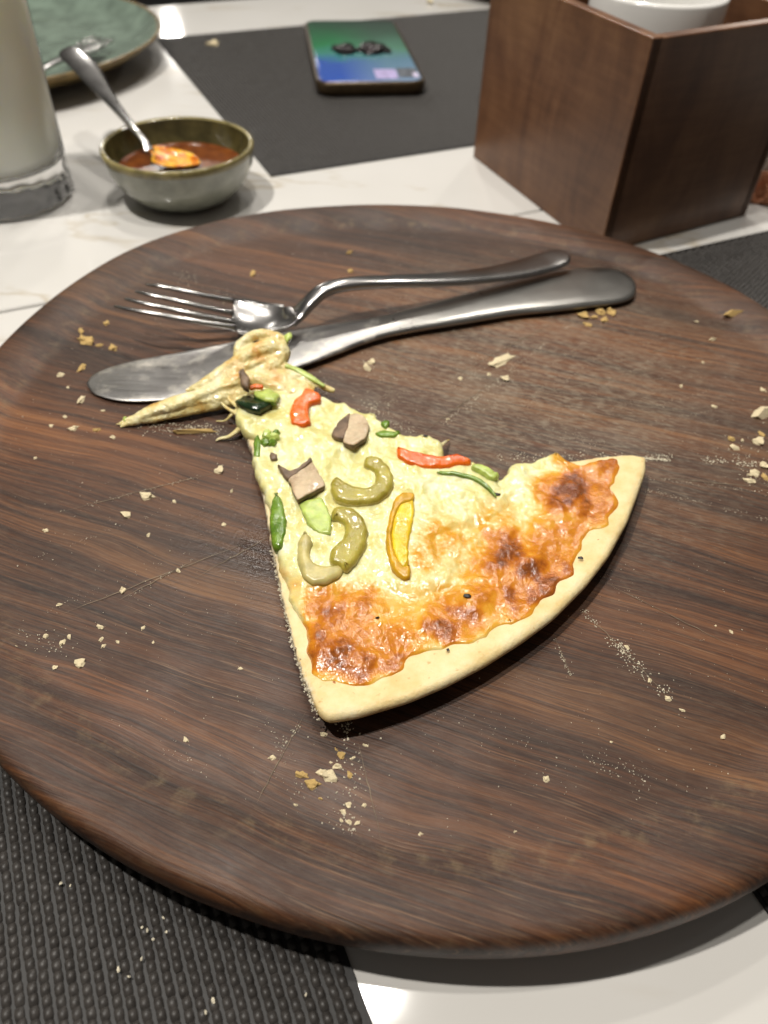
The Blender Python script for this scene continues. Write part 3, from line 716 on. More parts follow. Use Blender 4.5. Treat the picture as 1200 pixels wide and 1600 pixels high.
# baked-on scraps on the crust
chunk('crust_scrap', [(513, 1062), (521, 1057), (530, 1070), (535, 1082), (526, 1092), (514, 1090), (519, 1076)], -.0004, .0008, [M['scrap'], M['scrap']])
chunk('crust_scrap', [(928, 842), (950, 844), (951, 848), (930, 847)], -.0002, .0006, [M['scrap'], M['scrap']])
chunk('crust_scrap', [(498, 1060), (508, 1056), (511, 1064), (502, 1068)], -.0004, .0007, [M['scrap'], M['scrap']])

# torn, stretched tip: lumps and strands fused into one skin
def fused(name, tubes, mat, vox=.0007, attrs=True, disp=.0006):
    V, F = merge(*[sweep([px(x, y, ZB + z) for x, y, z, w_, h_ in catmull(t_, 6)], [(max(1e-4, w_), max(1e-4, h_)) for x, y, z, w_, h_ in catmull(t_, 6)], 10) for t_ in tubes])
    o = build(name, V, F, mat, pizza)
    m = o.modifiers.new('fuse', 'REMESH'); m.mode = 'VOXEL'; m.voxel_size = vox; m.use_smooth_shade = True
    m = o.modifiers.new('soften', 'SMOOTH'); m.iterations = 5; m.factor = .5
    tx = bpy.data.textures.new(name, 'CLOUDS'); tx.noise_scale = .004; tx.noise_depth = 3
    m = o.modifiers.new('lumps', 'DISPLACE'); m.texture = tx; m.strength = disp * 2; m.mid_level = .5
    return o
t = NT('torn_cheese_dough')
n = t.noise(scale=120, detail=5, rough=.6)
col = t.ramp(n, [(.32, (.58, .30, .06)), (.40, (.66, .46, .15)), (.50, (.71, .60, .27)), (.7, (.78, .73, .48))])
t.set(base=col, rough=.18, sss=.14, sssr=(1, .7, .3), ssss=.002, coat=.4, coatr=.06); t.bump(t.noise(scale=500, detail=5), .8, .0012); M['torn'] = t.m
fused('torn_tip', [
    [(180, 664, .0006, .0003, .0003), (192, 660, .0012, .0010, .0007), (210, 653, .0022, .0018, .0012), (238, 642, .0036, .0028, .0018), (275, 630, .0050, .0034, .0022), (315, 616, .0062, .0026, .0020), (350, 603, .0068, .0028, .0022), (390, 594, .0070, .0030, .0022)],
    [(186, 668, .0005, .0004, .0003), (205, 661, .0012, .0012, .0008), (235, 652, .0018, .0026, .0014), (270, 643, .0024, .0034, .0018), (310, 636, .0028, .0028, .0018), (350, 628, .0030, .0030, .0020), (385, 622, .0036, .0030, .0020)],
    [(212, 658, .0016, .0008, .0006), (250, 645, .0030, .0016, .0012), (290, 634, .0040, .0020, .0016), (330, 624, .0046, .0024, .0018), (370, 612, .0050, .0030, .0020), (410, 612, .0046, .0036, .0020), (450, 622, .0044, .0036, .0020)],
    [(290, 612, .0055, .0008, .0008), (320, 598, .0072, .0020, .0014), (350, 580, .0090, .0028, .0022), (378, 562, .0110, .0034, .0028), (405, 548, .0122, .0036, .0030), (430, 543, .0124, .0034, .0030), (441, 552, .0110, .0032, .0030), (430, 566, .0095, .0036, .0026), (405, 580, .0080, .0040, .0026)],
    [(318, 610, .0060, .0010, .0008), (345, 594, .0080, .0016, .0012), (372, 578, .0098, .0018, .0014), (400, 566, .0108, .0020, .0014), (428, 560, .0104, .0018, .0014)],
    [(374, 558, .0112, .0022, .0022), (376, 540, .0132, .0023, .0020), (391, 527, .0146, .0022, .0017), (413, 522, .0150, .0022, .0016), (437, 528, .0140, .0021, .0016), (446, 541, .0122, .0019, .0018)],
    [(395, 566, .0092, .0022, .0020), (430, 570, .0088, .0022, .0018), (462, 582, .0076, .0022, .0016), (492, 598, .0058, .0018, .0012), (522, 612, .0036, .0010, .0006)],
    [(400, 582, .0084, .0026, .0020), (432, 586, .0078, .0026, .0018), (462, 600, .0066, .0026, .0016), (490, 612, .0052, .0022, .0014)],
    [(340, 606, .0060, .0030, .0020), (370, 592, .0078, .0034, .0022), (400, 590, .0080, .0036, .0022), (440, 605, .0062, .0036, .0022), (480, 616, .0054, .0030, .0018)],
], M['torn'], .00045, disp=.0006)
o = fused('zucchini_strip', [[(445, 572, .0098, .0010, .0008), (462, 577, .0088, .0014, .0008), (485, 590, .0075, .0014, .0008), (508, 604, .006, .0008, .0006)]], M['green_pale'], .0005, disp=.0002)
chunk('green_pepper_piece', [(444, 524), (455, 517), (456, 524), (448, 534)], .0105, .0014, [M['green_pale'], M['green']])
chunk('broccoli_bit', [(190, 653), (196, 649), (200, 655), (194, 660)], -.0035, .0012, [M['green_pale'], M['green']])
# cheese strings pulled from the torn edge
ST = [[(378, 636, .0050, .0014, .0010), (362, 648, .0034, .0007, .0005), (352, 657, .0016, .0004, .0003), (338, 658, .0006, .0002, .0002)],
      [(386, 660, .0046, .0020, .0012), (372, 672, .0030, .0011, .0008), (358, 682, .0014, .0008, .0005), (344, 685, .0008, .0006, .0004), (337, 689, .0005, .0002, .0002)],
      [(348, 606, .0055, .0014, .0011), (360, 626, .0050, .0007, .0006), (380, 640, .0056, .0014, .001)],
      [(336, 610, .0050, .0012, .0011), (350, 634, .0040, .0005, .0005), (378, 650, .0050, .0012, .0008)],
      [(684, 700, .006, .0012, .0009), (695, 691, .0034, .0005, .0004), (702, 687, .0015, .0002, .0002)]]
for s in ST:
    C = catmull(s, 6)
    V, F = sweep([px(x, y, ZB + z) for x, y, z, a, b in C], [(a, b) for x, y, z, a, b in C], 8)
    build('cheese_string', V, F, M['torn'], pizza)

# ------------------------------------------------------------------ cutlery on the board
def slab_from_edges(top, bot, zt, th, n=10):
    """flat bar: two photo-pixel edge lines, heights zt along it (list), thickness th (list); rounded edges"""
    m = max(len(top), len(bot)) * n
    T = catmull(top, n); B = catmull(bot, n)
    def re(A):
        d = np.r_[0, np.cumsum(np.hypot(*np.diff(A, axis=0).T))]; s = np.linspace(0, d[-1], m); return np.stack([np.interp(s, d, A[:, k]) for k in (0, 1)], 1)
    T, B = re(T), re(B)
    zs = np.interp(np.linspace(0, 1, m), np.linspace(0, 1, len(zt)), zt); ts = np.interp(np.linspace(0, 1, m), np.linspace(0, 1, len(th)), th)
    V = []; seg = 16
    for i in range(m):
        a = px(T[i, 0], T[i, 1], zs[i]); b = px(B[i, 0], B[i, 1], zs[i]); c = (a + b) / 2; h = (a - b) / 2
        for k in range(seg):
            q = 2 * math.pi * k / seg; cc, ss = math.cos(q), math.sin(q)
            cc = math.copysign(abs(cc) ** .6, cc); ss = math.copysign(abs(ss) ** .8, ss)
            V.append(c + h * cc + Vector((0, 0, ts[i] * .5 * ss)))
    F = [(i * seg + k, i * seg + (k + 1) % seg, (i + 1) * seg + (k + 1) % seg, (i + 1) * seg + k) for i in range(m - 1) for k in range(seg)]
    F += [tuple(range(seg)), tuple((m - 1) * seg + k for k in range(seg))]
    return V, F
kn = empty('table_knife', px(560, 520, ZB))
tag(kn, 'steel table knife lying flat on the board under the fork, blade smeared with flour', 'knife')
t = NT('knife_blade_steel'); sm = t.noise(scale=60, detail=5, rough=.7); sc = t.noise(t.mapping(rot=(0, 0, math.radians(-22)), scale=(30, 900, 200)), 1, 4)
dust = t.ramp(t.noise(scale=90, detail=6, rough=.7), [(.5, 0.), (.72, .75)])
t.set(base=t.mix(dust, t.ramp(sm, [(.3, (.26, .25, .24)), (.7, (.37, .36, .35))]), (.62, .58, .50)), metal=t.math('SUBTRACT', 1., t.math('MULTIPLY', dust, .8)), rough=t.math('ADD', .22, t.math('MULTIPLY', sc, .22)))
t.bump(sc, .05, .0002); M['blade'] = t.m
V, F = slab_from_edges([(136, 598), (150, 583), (200, 566), (300, 547), (400, 527), (500, 510), (590, 497), (640, 485), (720, 464), (800, 443), (860, 428), (920, 419), (965, 422), (988, 436), (993, 448)],
                       [(136, 602), (150, 617), (200, 628), (290, 623), (380, 602), (490, 567), (580, 533), (640, 519), (720, 506), (800, 493), (860, 487), (920, 480), (965, 474), (988, 466), (993, 456)],
                       [ZB + .0012, ZB + .0013, ZB + .0018, ZB + .0024, ZB + .0026, ZB + .0026, ZB + .0024, ZB + .0022], [.0006, .0016, .0018, .0020, .0024, .0032, .0038, .0040, .0038, .0034, .0020])
half = [f for f in F if len(f) == 4]; cutn = int(len(half) * .535) // 16 * 16
build('blade', V, half[:cutn] + [F[-2]], M['blade'], kn); build('handle', V, half[cutn:] + [F[-1]], M['steel'], kn)

fk = empty('dinner_fork', px(460, 500, ZB))
tag(fk, 'steel dinner fork resting face up across the knife blade on the board', 'fork')
# handle and neck
HN = [(452, 499, .0072, .0058, .0011), (468, 488, .0092, .0042, .0016), (484, 472, .0122, .0034, .0019), (506, 454, .0145, .0033, .0021), (545, 444, .0150, .0035, .0020), (610, 440, .0136, .0038, .0018), (690, 437, .0112, .0046, .0016), (760, 430, .0090, .0056, .0014), (810, 421, .0078, .0066, .0013), (850, 410, .0074, .0072, .0012), (874, 402, .0078, .0066, .0011), (885, 398, .0082, .0034, .0008)]
C = catmull(HN, 8)
V, F = sweep([px(x, y, ZB + z) for x, y, z, a, b in C], [(a, b) for x, y, z, a, b in C], 18, power=.7)
build('handle', V, F, M['steel_shiny'], fk)
# bowl of the head, a shallow dished plate, then four tines
HB = [(462, 490, .0098, .0042), (446, 500, .0078, .0078), (426, 504, .0062, .0102), (400, 503, .0060, .0112), (378, 499, .0066, .0114), (362, 496, .0075, .0112)]
C = catmull(HB, 6)
def strip_frame(P, i):
    a = P[max(0, i - 1)]; b = P[min(len(P) - 1, i + 1)]; tt = (b - a).normalized(); s = tt.cross(Vector((0, 0, 1))).normalized(); return tt, s, s.cross(tt)
P = [px(x, y, ZB + z) for x, y, z, a in C]; NC = 15; V = []; F = []
for i, p in enumerate(P):
    tt, s, u = strip_frame(P, i); hw = C[i, 3]
    for side in (0, 1):
        for k in range(NC):
            q = -1 + 2 * k / (NC - 1)
            V.append(p + s * (q * hw) + u * (.0022 * q * q * min(1, hw / .01) - (.0013 if side else 0) * (1 - .35 * abs(q))))
for i in range(len(P) - 1):
    for side in (0, 1):
        for k in range(NC - 1):
            a = i * 2 * NC + side * NC + k; F.append((a, a + 1, a + 2 * NC + 1, a + 2 * NC))
    for k in (0, NC - 1):
        a = i * 2 * NC + k; F.append((a, a + NC, a + 3 * NC, a + 2 * NC))
for i in (0, len(P) - 1):
    for k in range(NC - 1):
        a = i * 2 * NC + k; F.append((a, a + 1, a + NC + 1, a + NC))
build('head', V, F, M['steel_shiny'], fk)
TN = [(366, 497, .0072), (330, 490, .0098), (290, 481, .0125), (250, 472, .0145), (222, 466, .0152), (203, 461, .0150)]
C = catmull(TN, 6); P = [px(x, y, ZB + z) for x, y, z in C]
for k in range(4):
    off = (-1 + 2 * k / 3) * .0098
    path = []; wh = []
    for i, p in enumerate(P):
        tt, s, u = strip_frame(P, i); f = i / (len(P) - 1)
        path.append(p + s * off * (1 - .06 * f) + u * (.0020 * (off / .0098) ** 2 * (1 - f))); q = 1 - .55 * f ** 1.5
        if i == len(P) - 1: q *= .6
        wh.append((.00135 * q, .0010 * q))
    V, F = sweep(path, wh, 8, power=.7); build('tine', V, F, M['steel_shiny'], fk)

# ------------------------------------------------------------------ crumbs
CR = []
for k in range(7):
    bm = bmesh.new(); bmesh.ops.create_icosphere(bm, subdivisions=2 if k < 5 else 1, radius=1.0)
    sx, sy, sz = random.uniform(.8, 1.2), random.uniform(.5, .9), random.uniform(.35, .6)
    for v in bm.verts:
        q = 1 + .85 * mnoise.noise(v.co * 1.4 + Vector((k * 7, 3, 1))) + .55 * mnoise.noise(v.co * 4 + Vector((k, 9, 1)))
        v.co = Vector((v.co.x * sx * q, v.co.y * sy * q, max(-.35, v.co.z) * sz * q))
    for mat in ('crumb', 'crumb_gold', 'flour'):
        me = bpy.data.meshes.new('bread_crumb'); bm.to_mesh(me); me.materials.append(M[mat]); CR.append((mat, me))
    bm.free()
def crumb(x, y, d, mat, label, z=ZB, rz=None, grp=None, flat=1., stretch=1.):
    me = random.choice([m for q, m in CR if q == mat])
    o = bpy.data.objects.new('bread_crumb', me); COL.objects.link(o)
    c = px(x, y, z); s = d * .5 * (c - EYE).length / FPX * .9
    o.scale = (s * stretch, s, s * .8 * flat); o.rotation_euler = (0, 0, random.uniform(0, 6.3) if rz is None else rz)
    o.location = (c.x, c.y, z + s * .8 * flat * .12)
    tag(o, label, 'crumb', grp); return o
CLUSTERS = [
 ('pale bread crumb scattered below the pizza crust corner', 'crumbs below the crust corner', 'crumb', [(513, 1212, 26), (528, 1198, 16), (502, 1207, 14), (545, 1258, 11), (558, 1286, 11), (546, 1285, 11), (536, 1268, 10), (463, 1258, 9), (569, 1259, 9), (425, 1184, 11), (505, 1148, 13), (571, 1165, 9), (530, 1306, 7), (543, 1321, 6), (547, 1336, 7), (659, 1303, 8), (640, 1329, 10), (551, 1185, 9), (533, 1282, 8), (517, 1192, 7)]),
 ('golden crust flake scattered below the pizza crust corner', 'golden flakes below the crust corner', 'crumb_gold', [(471, 1211, 19), (489, 1226, 22), (547, 1211, 15), (533, 1181, 14), (500, 1248, 9), (526, 1172, 9)]),
 ('pale bread crumb lying near the knife tip', 'crumbs near the knife tip', 'crumb', [(95, 586, 13), (127, 626, 17), (115, 670, 14), (106, 606, 7), (161, 642, 7), (102, 652, 9), (177, 684, 11), (80, 666, 7), (55, 716, 7)]),
 ('golden crumb lying left of the fork tines near the lip', 'golden crumbs by the fork tines', 'crumb_gold', [(135, 533, 26), (157, 540, 13), (127, 518, 13), (177, 545, 16), (128, 576, 17), (166, 506, 11), (153, 672, 14), (395, 428, 14), (545, 395, 14), (548, 424, 11)]),
 ('crumb heaped beside the end of the knife handle', 'crumbs by the knife handle end', 'crumb_gold', [(912, 494, 20), (938, 488, 20), (955, 488, 18), (918, 508, 14), (945, 500, 14), (928, 496, 14)]),
 ('pale flake lying between the knife handle and the crust tip', 'flakes between handle and crust tip', 'crumb', [(575, 576, 24), (580, 566, 14), (764, 586, 10), (790, 592, 16), (700, 655, 7), (720, 592, 10)]),
 ('cheesy scrap lying on the board left of the pizza', 'scraps left of the pizza', 'crumb', [(230, 776, 22), (198, 804, 22), (342, 735, 17), (272, 784, 9), (362, 768, 9), (350, 820, 8), (71, 829, 9), (232, 836, 9), (108, 995, 10), (125, 1037, 17), (72, 994, 10), (97, 1005, 11), (157, 980, 12), (158, 1000, 10), (184, 1003, 7), (223, 982, 8), (240, 1004, 7), (161, 1010, 8), (93, 945, 9), (278, 892, 10), (192, 922, 12), (27, 1012, 14), (26, 1030, 10), (20, 1072, 8), (5, 1025, 12), (86, 1043, 9), (375, 1045, 8), (57, 1130, 0)]),
 ('crumb piled on the board beside the white cut line', 'crumbs beside the white cut line', 'crumb', [(1184, 690, 18), (1146, 700, 16), (1180, 740, 18), (1195, 728, 16), (1160, 688, 9), (1171, 752, 16), (1170, 742, 10)]),
 ('golden crumb piled on the board beside the white cut line', 'golden crumbs beside the cut line', 'crumb_gold', [(1142, 686, 13), (1190, 679, 12), (1197, 748, 18)]),
 ('tiny pale crumb on the bare board beyond the crust', 'crumbs beyond the crust', 'crumb', [(1112, 531, 13), (1115, 636, 10), (1064, 603, 8), (1192, 610, 10), (1098, 566, 6), (1088, 503, 8), (1066, 1110, 8), (1130, 1152, 11), (853, 1217, 13), (1142, 987, 7), (1118, 978, 5), (1043, 1092, 12), (1015, 1064, 10), (980, 1012, 10), (955, 1160, 6), (985, 1280, 5), (804, 1300, 6), (655, 1305, 6), (1075, 1378, 9), (291, 1157, 11), (172, 1182, 6)]),
]
for lab, grp, mat, lst in CLUSTERS:
    for (x, y, d) in lst:
        if d: crumb(x, y, d, mat, lab, grp=grp)
crumb(1190, 648, 44, 'crumb', 'large torn bread scrap on the board near the far right lip', stretch=1.2, rz=.3)
crumb(782, 565, 36, 'crumb', 'largest pale flake on the board in front of the knife handle', rz=.7, flat=.6, stretch=1.25)
crumb(1142, 491, 26, 'crumb_gold', 'brown crumb on the board lip beyond the knife handle', z=ZB + .0015, rz=.2, stretch=1.3)
crumb(55, 1130, 22, 'crumb_gold', 'flattened tan scrap near the lip of the board', flat=.3)
crumb(302, 676, 60, 'crumb_gold', 'long thin browned strip of dough below the stretched cheese', rz=.1, flat=.5, stretch=1.0).scale.y *= .22
crumb(333, 69, 16, 'crumb', 'small pale crumb on the placemat beside the phone', z=.0018)
crumb(672, 3, 14, 'crumb', 'small pale crumb on the placemat beyond the phone', z=.0018)
for (x, y, d) in ((230, 1453, 9), (222, 1449, 5), (185, 1515, 9), (221, 1499, 8), (202, 1526, 7), (333, 1563, 10), (321, 1581, 9), (95, 1380, 6), (255, 1434, 6), (260, 1456, 5), (239, 1468, 6), (110, 1384, 5), (478, 1554, 6)):
    crumb(x, y, d * .8, 'flour', 'white fleck on the placemat in front of the board', z=.0019, grp='white flecks on the placemat')
# fine flour and dust: uncountable
def dust(name, pts, label, mat):
    V, F = [], []
    for (x, y, s, z) in pts:
        c = px(x, y, z); n = len(V); s *= .00010; a = random.uniform(0, 6.28); e = random.uniform(.45, 1.)
        for k in range(4):
            q = a + k * math.pi / 2; rr_ = s * (1 if k % 2 else e) * random.uniform(.7, 1.2)
            V.append((c.x + rr_ * math.cos(q), c.y + rr_ * math.sin(q), z))
        V.append((c.x, c.y, z + s * .6))
        F += [(n + k, n + (k + 1) % 4, n + 4) for k in range(4)]
    o = build(name, V, F, mat, smooth=False); tag(o, label, 'flour', kind='stuff'); return o
def line_pts(p, q, n, spread, smin, smax, bend=0.):
    out = []
    for _ in range(n):
        t_ = random.random(); x = p[0] + (q[0] - p[0]) * t_; y = p[1] + (q[1] - p[1]) * t_ + bend * math.sin(math.pi * t_)
        if fbm(x * .03, y * .03, 2.) < -.25: continue
        out.append((x + random.gauss(0, spread), y + random.gauss(0, spread * .7), random.uniform(smin, smax), ZB + .0002))
    return out
D = []
for a, b, n, sp, s0, s1 in [((1012, 712), (1200, 727), 260, 3.5, 1., 4.), ((985, 714), (1050, 720), 120, 2, 1.5, 5), ((905, 498), (790, 583), 110, 1.5, .8, 2.5), ((940, 520), (850, 575), 90, 1.2, .6, 1.8), ((785, 588), (660, 690), 130, 3, .8, 3.), ((1010, 765), (1200, 812), 130, 2, .8, 2.),
                             ((905, 950), (990, 1030), 170, 4, .8, 2.6), ((960, 1005), (1045, 1090), 170, 7, .8, 3.2), ((866, 1000), (892, 1055), 60, 2, .8, 2.2), ((95, 800), (330, 740), 80, 2, .7, 2.), ((200, 935), (300, 875), 40, 2, .7, 2.), ((225, 665), (345, 672), 260, 8, 1., 3.6),
                             ((455, 585), (610, 650), 320, 9, 1., 3.6), ((610, 660), (680, 690), 120, 6, 1., 3.), ((420, 1190), (470, 1130), 60, 4, .8, 2.2), ((530, 1110), (545, 1150), 60, 7, 1., 4), ((540, 1170), (545, 1340), 170, 18, .8, 3.2), ((770, 715), (980, 712), 160, 5, 1., 4.), ((1000, 640), (1110, 610), 60, 2, .6, 1.6),
                             ((440, 880), (490, 1110), 130, 4, .8, 3.), ((905, 1175), (1010, 1215), 120, 14, .7, 2.), ((30, 1000), (110, 1010), 60, 14, .8, 2.6), ((280, 440), (300, 432), 60, 10, 1., 3.6), ((340, 470), (350, 460), 30, 10, .8, 3.), ((560, 560), (600, 600), 60, 14, .8, 3.), ((640, 345), (655, 365), 40, 9, .8, 2.5), ((955, 395), (962, 425), 30, 6, .8, 2.4), ((1150, 700), (1200, 760), 140, 18, .8, 3.4), ((360, 660), (420, 790), 60, 14, .8, 2.6), ((255, 1170), (300, 1185), 30, 14, .6, 1.8)]:
    D += line_pts(a, b, n, sp, s0, s1)
for a, b, n, sp, s0, s1 in [((1000, 745), (1200, 770), 90, 2, .6, 1.8), ((960, 540), (820, 640), 80, 1.5, .6, 1.8), ((1020, 560), (880, 640), 70, 1.5, .5, 1.6), ((1100, 1000), (940, 900), 60, 2, .5, 1.6), ((840, 520), (700, 610), 90, 2, .6, 2.), ((1120, 640), (960, 670), 60, 2, .5, 1.6), ((640, 560), (600, 640), 70, 8, .6, 2.4), ((30, 880), (250, 800), 70, 2, .5, 1.6), ((60, 960), (330, 850), 60, 3, .5, 1.6), ((700, 600), (760, 560), 80, 10, .6, 2.2), ((820, 560), (740, 640), 120, 8, .6, 2.4), ((860, 660), (940, 700), 60, 9, .6, 2.), ((400, 1100), (480, 1250), 80, 10, .5, 1.8), ((700, 1120), (900, 1200), 60, 20, .5, 1.6)]:
    D += line_pts(a, b, n, sp, s0, s1)
for k_ in range(16):
    x0, y0 = random.uniform(700, 1050), random.uniform(540, 700); L_ = random.uniform(60, 170); th_ = math.atan2(y0 - 820, x0 - 560) + random.gauss(0, .25)
    D += line_pts((x0, y0), (x0 + L_ * math.cos(th_), y0 + L_ * .7 * math.sin(th_)), 60, 2.2, .4, 1.5)
for _ in range(2200):
    a = random.uniform(0, 6.283); r = .150 * math.sqrt(random.random()); p = Vector((BC.x + r * math.cos(a), BC.y + r * math.sin(a), ZB))
    x, y = pr(p)
    if 0 < x < 1200: D.append((x, y, random.uniform(.5, 1.7) * (1 if random.random() < .9 else 1.8), ZB + .0002))
dust('flour_dust', D, 'fine white flour and crumb dust scattered over the walnut board', M['flour'])

# ------------------------------------------------------------------ sauce bowl and spoon
bc = Vector((-.1195, .418, 0))
bw = empty('sauce_bowl', bc); tag(bw, 'small grey green stoneware dip bowl with an olive brown rim holding red sauce', 'bowl')
rip = lambda r, z, a: r * .92 * (1 + .004 * math.sin(3 * a + 1))
V, F = lathe([(.0, .0), (.024, .0), (.027, .001), (.0335, .006), (.039, .012), (.0428, .019), (.0442, .0255)], bc, 72, rf=rip)
build('outer_wall', V, F, M['glaze'], bw)
V, F = lathe([(.0442, .0255), (.0447, .0275), (.0442, .0290), (.0430, .0295), (.0416, .0286)], bc, 72, rf=rip)
build('rim', V, F, M['glaze_rim'], bw)
V, F = lathe([(.0416, .0286), (.0405, .024), (.0375, .017), (.032, .010), (.022, .006), (0., .005)], bc, 72, rf=rip)
build('inside', V, F, M['glaze_in'], bw)
V, F = lathe([(.0362, .0178), (.0352, .0172), (.03, .0170), (.02, .0172), (0., .0171)], bc, 48)
so = build('chilli_sauce', V, F, M['sauce']); tag(so, 'dark red oily sauce filling the small stoneware bowl', 'sauce')
sp_ = empty('teaspoon', bc + Vector((0, 0, .02))); tag(sp_, 'steel teaspoon leaning in the dip bowl, its bowl coated in orange sauce', 'spoon')
tipc = px(112, 74, .050); SP = [(tipc, .0030, .0008)]
for (x, y, z, a, b) in ((112, 84, .0495, .0075, .0010), (132, 104, .047, .0078, .0011), (158, 138, .042, .0052, .0013), (185, 172, .037, .0030, .0015), (210, 202, .032, .0022, .0017), (226, 222, .028, .0022, .0016), (234, 238, .0245, .0030, .0013)):
    SP.append((px(x, y, z), a, b))
C = catmull([(*p, a, b) for p, a, b in SP], 6)
V, F = sweep([Vector(c[:3]) for c in C], [(c[3], c[4]) for c in C], 14, power=.8); build('handle', V, F, M['steel_shiny'], sp_)
C = catmull([(232, 234, .0250, .0030), (242, 242, .0222, .0080), (258, 250, .0200, .0112), (278, 254, .0190, .0112), (298, 256, .0186, .0080), (312, 258, .0184, .0020)], 5)
P = [px(x, y, z) for x, y, z, a in C]; V = []; F = []; NC = 11
for i, p in enumerate(P):
    tt, s, u = strip_frame(P, i)
    for k in range(NC):
        q = -1 + 2 * k / (NC - 1); V.append(p + s * q * C[i, 3] + u * (.0028 * (q * q - .6) * min(1, C[i, 3] / .008) + .0004))
for i in range(len(P) - 1):
    for k in range(NC - 1): F.append((i * NC + k, i * NC + k + 1, (i + 1) * NC + k + 1, (i + 1) * NC + k))
o = build('spoon_bowl', V, F, M['sauce_film'], sp_); m = o.modifiers.new('thick', 'SOLIDIFY'); m.thickness = .0012

# ------------------------------------------------------------------ glass of cloudy drink
gc = Vector((-.2185, .4095, 0))
gl = empty('drinking_glass', gc); tag(gl, 'tall clear tumbler of cloudy drink with a fluted thick base', 'drinking glass')
def flute(r, z, a):
    k = max(0., 1 - z / .020) * (1 if z > .001 else .3)
    return r * (1 + .024 * k * math.sin(22 * a + z * 160))
gp = [(.0, .0015), (.020, .001), (.033, .0), (.0358, .0025), (.0362, .006), (.0360, .012), (.0362, .018), (.0366, .022), (.0372, .05), (.0385, .10), (.0398, .150), (.0392, .1515), (.0384, .150), (.0371, .10), (.0358, .05), (.0350, .026), (.034, .0215), (.030, .0195), (.018, .0185), (.0, .018)]
V, F = lathe([q for q in gp if q[1] < .0222 or q[0] > .09][:8] + [(.0366, .0222), (.034, .0222)] + gp[16:], gc, 132, rf=flute); build('glass_base', V, F, M['glass'], gl)
V, F = lathe([(.0366, .0223), (.0372, .05), (.0385, .10), (.0398, .150), (.0394, .1515)], gc, 96); build('glass_wall', V, F, M['glass_thin'], gl)
V, F = lathe([(.0, .0187), (.018, .0192), (.0295, .0202), (.0340, .0230), (.0358, .0275), (.0368, .05), (.0381, .10), (.0389, .128), (.036, .1283), (0., .1281)], gc, 64)
o = build('cloudy_lemonade', V, F, M['drink']); tag(o, 'cloudy pale drink filling the tall tumbler', 'drink')

# ------------------------------------------------------------------ sage plate with a fork on it
pc = Vector((-.334, .650, 0))
pl = empty('dinner_plate', pc); tag(pl, 'sage green glazed plate with a brown rim and a fork lying on it', 'plate')
V, F = lathe([(.1425, .0212), (.138, .0165), (.130, .0115), (.12, .0085), (.10, .0072), (.05, .0066), (0., .0064)], pc, 128); build('plate_well', V, F, M['plate'], pl)
V, F = lathe([(0., .002), (.085, .002), (.088, .0), (.092, .0), (.096, .003), (.125, .0085), (.1405, .0165), (.1452, .0196), (.1460, .0208), (.1452, .0218), (.1438, .0220), (.1425, .0212)], pc, 128); build('plate_rim', V, F, M['plate_rim'], pl)
f2 = empty('small_fork', px(112, 82, .02)); tag(f2, 'steel fork lying on the sage green plate', 'fork')
C = catmull([(60, 112, .0235, .0030, .0012), (80, 100, .0225, .0040, .0014), (110, 86, .0190, .0050, .0014), (128, 78, .0160, .0110, .0012), (140, 72, .0145, .0115, .0012)], 6)
V, F = sweep([px(x, y, z) for x, y, z, a, b in C], [(a, b) for x, y, z, a, b in C], 12, power=.7); build('handle', V, F, M['steel_shiny'], f2)
C = catmull([(138, 73, .0145), (150, 66, .0145), (162, 60, .0155)], 6); P = [px(x, y, z) for x, y, z in C]
for k in range(4):
    path = [p + strip_frame(P, i)[1] * (-1 + 2 * k / 3) * .0098 for i, p in enumerate(P)]
    V, F = sweep(path, [(.0017 * (1 - .4 * i / len(P)), .001) for i in range(len(P))], 8); build('tine', V, F, M['steel_shiny'], f2)
# second plate, only its rim in view beyond the box
p2 = Vector((.155, .985, 0))
r2 = empty('side_plate', p2); tag(r2, 'dark plate with a tan rim on the placemat beyond the phone', 'plate')
V, F = lathe([(.118, .0182), (.11, .012), (.09, .008), (0., .007)], p2, 96); build('plate_well', V, F, M['glaze_in'], r2)
V, F = lathe([(0., .003), (.07, .003), (.075, .0022), (.095, .007), (.116, .0155), (.120, .018), (.1195, .0195), (.118, .0182)], p2, 96); build('plate_rim', V, F, M['plate_rim'], r2)

# ------------------------------------------------------------------ phone
c0 = px(582, 149, .0025)
ph = empty('smartphone', c0); ang = math.radians(9); ph.rotation_euler.z = ang
tag(ph, 'smartphone with a green and blue printed back lying on the far placemat', 'phone')
def rrect(wd, ln, rad, z, n=8):
    out = []
    for cx, cy, a0 in ((wd / 2 - rad, rad, -90), (wd / 2 - rad, ln - rad, 0), (-wd / 2 + rad, ln - rad, 90), (-wd / 2 + rad, rad, 180)):
        for k in range(n + 1):
            a = math.radians(a0 + 90 * k / n); out.append((cx + rad * math.cos(a), cy + rad * math.sin(a), z))
    return out
def ring_body(name, rings, mat, parent):
    n = len(rings[0]); V = [v for r in rings for v in r]; F = []
    for i in range(len(rings) - 1):
        for k in range(n): F.append((i * n + k, i * n + (k + 1) % n, (i + 1) * n + (k + 1) % n, (i + 1) * n + k))
    F += [tuple(range(n)), tuple((len(rings) - 1) * n + k for k in range(n))]
    o = build(name, V, F, mat); o.parent = parent; return o
PW, PL = .0815, .174
def inset_r(d, z): return [(x, y + d, z) for x, y, _ in rrect(PW - 2 * d, PL - 2 * d, .012 - d, 0)]
ring_body('phone_frame', [inset_r(.0015, -.0006), inset_r(.0004, .0004), inset_r(0, .002), inset_r(0, .0066), inset_r(.0005, .0078), inset_r(.0016, .0084), inset_r(.0026, .0083)], M['phone_frame'], ph)
t = NT('printed_back'); sx = t.n('ShaderNodeSeparateXYZ'); t.lk(t.coords(), sx.inputs[0])
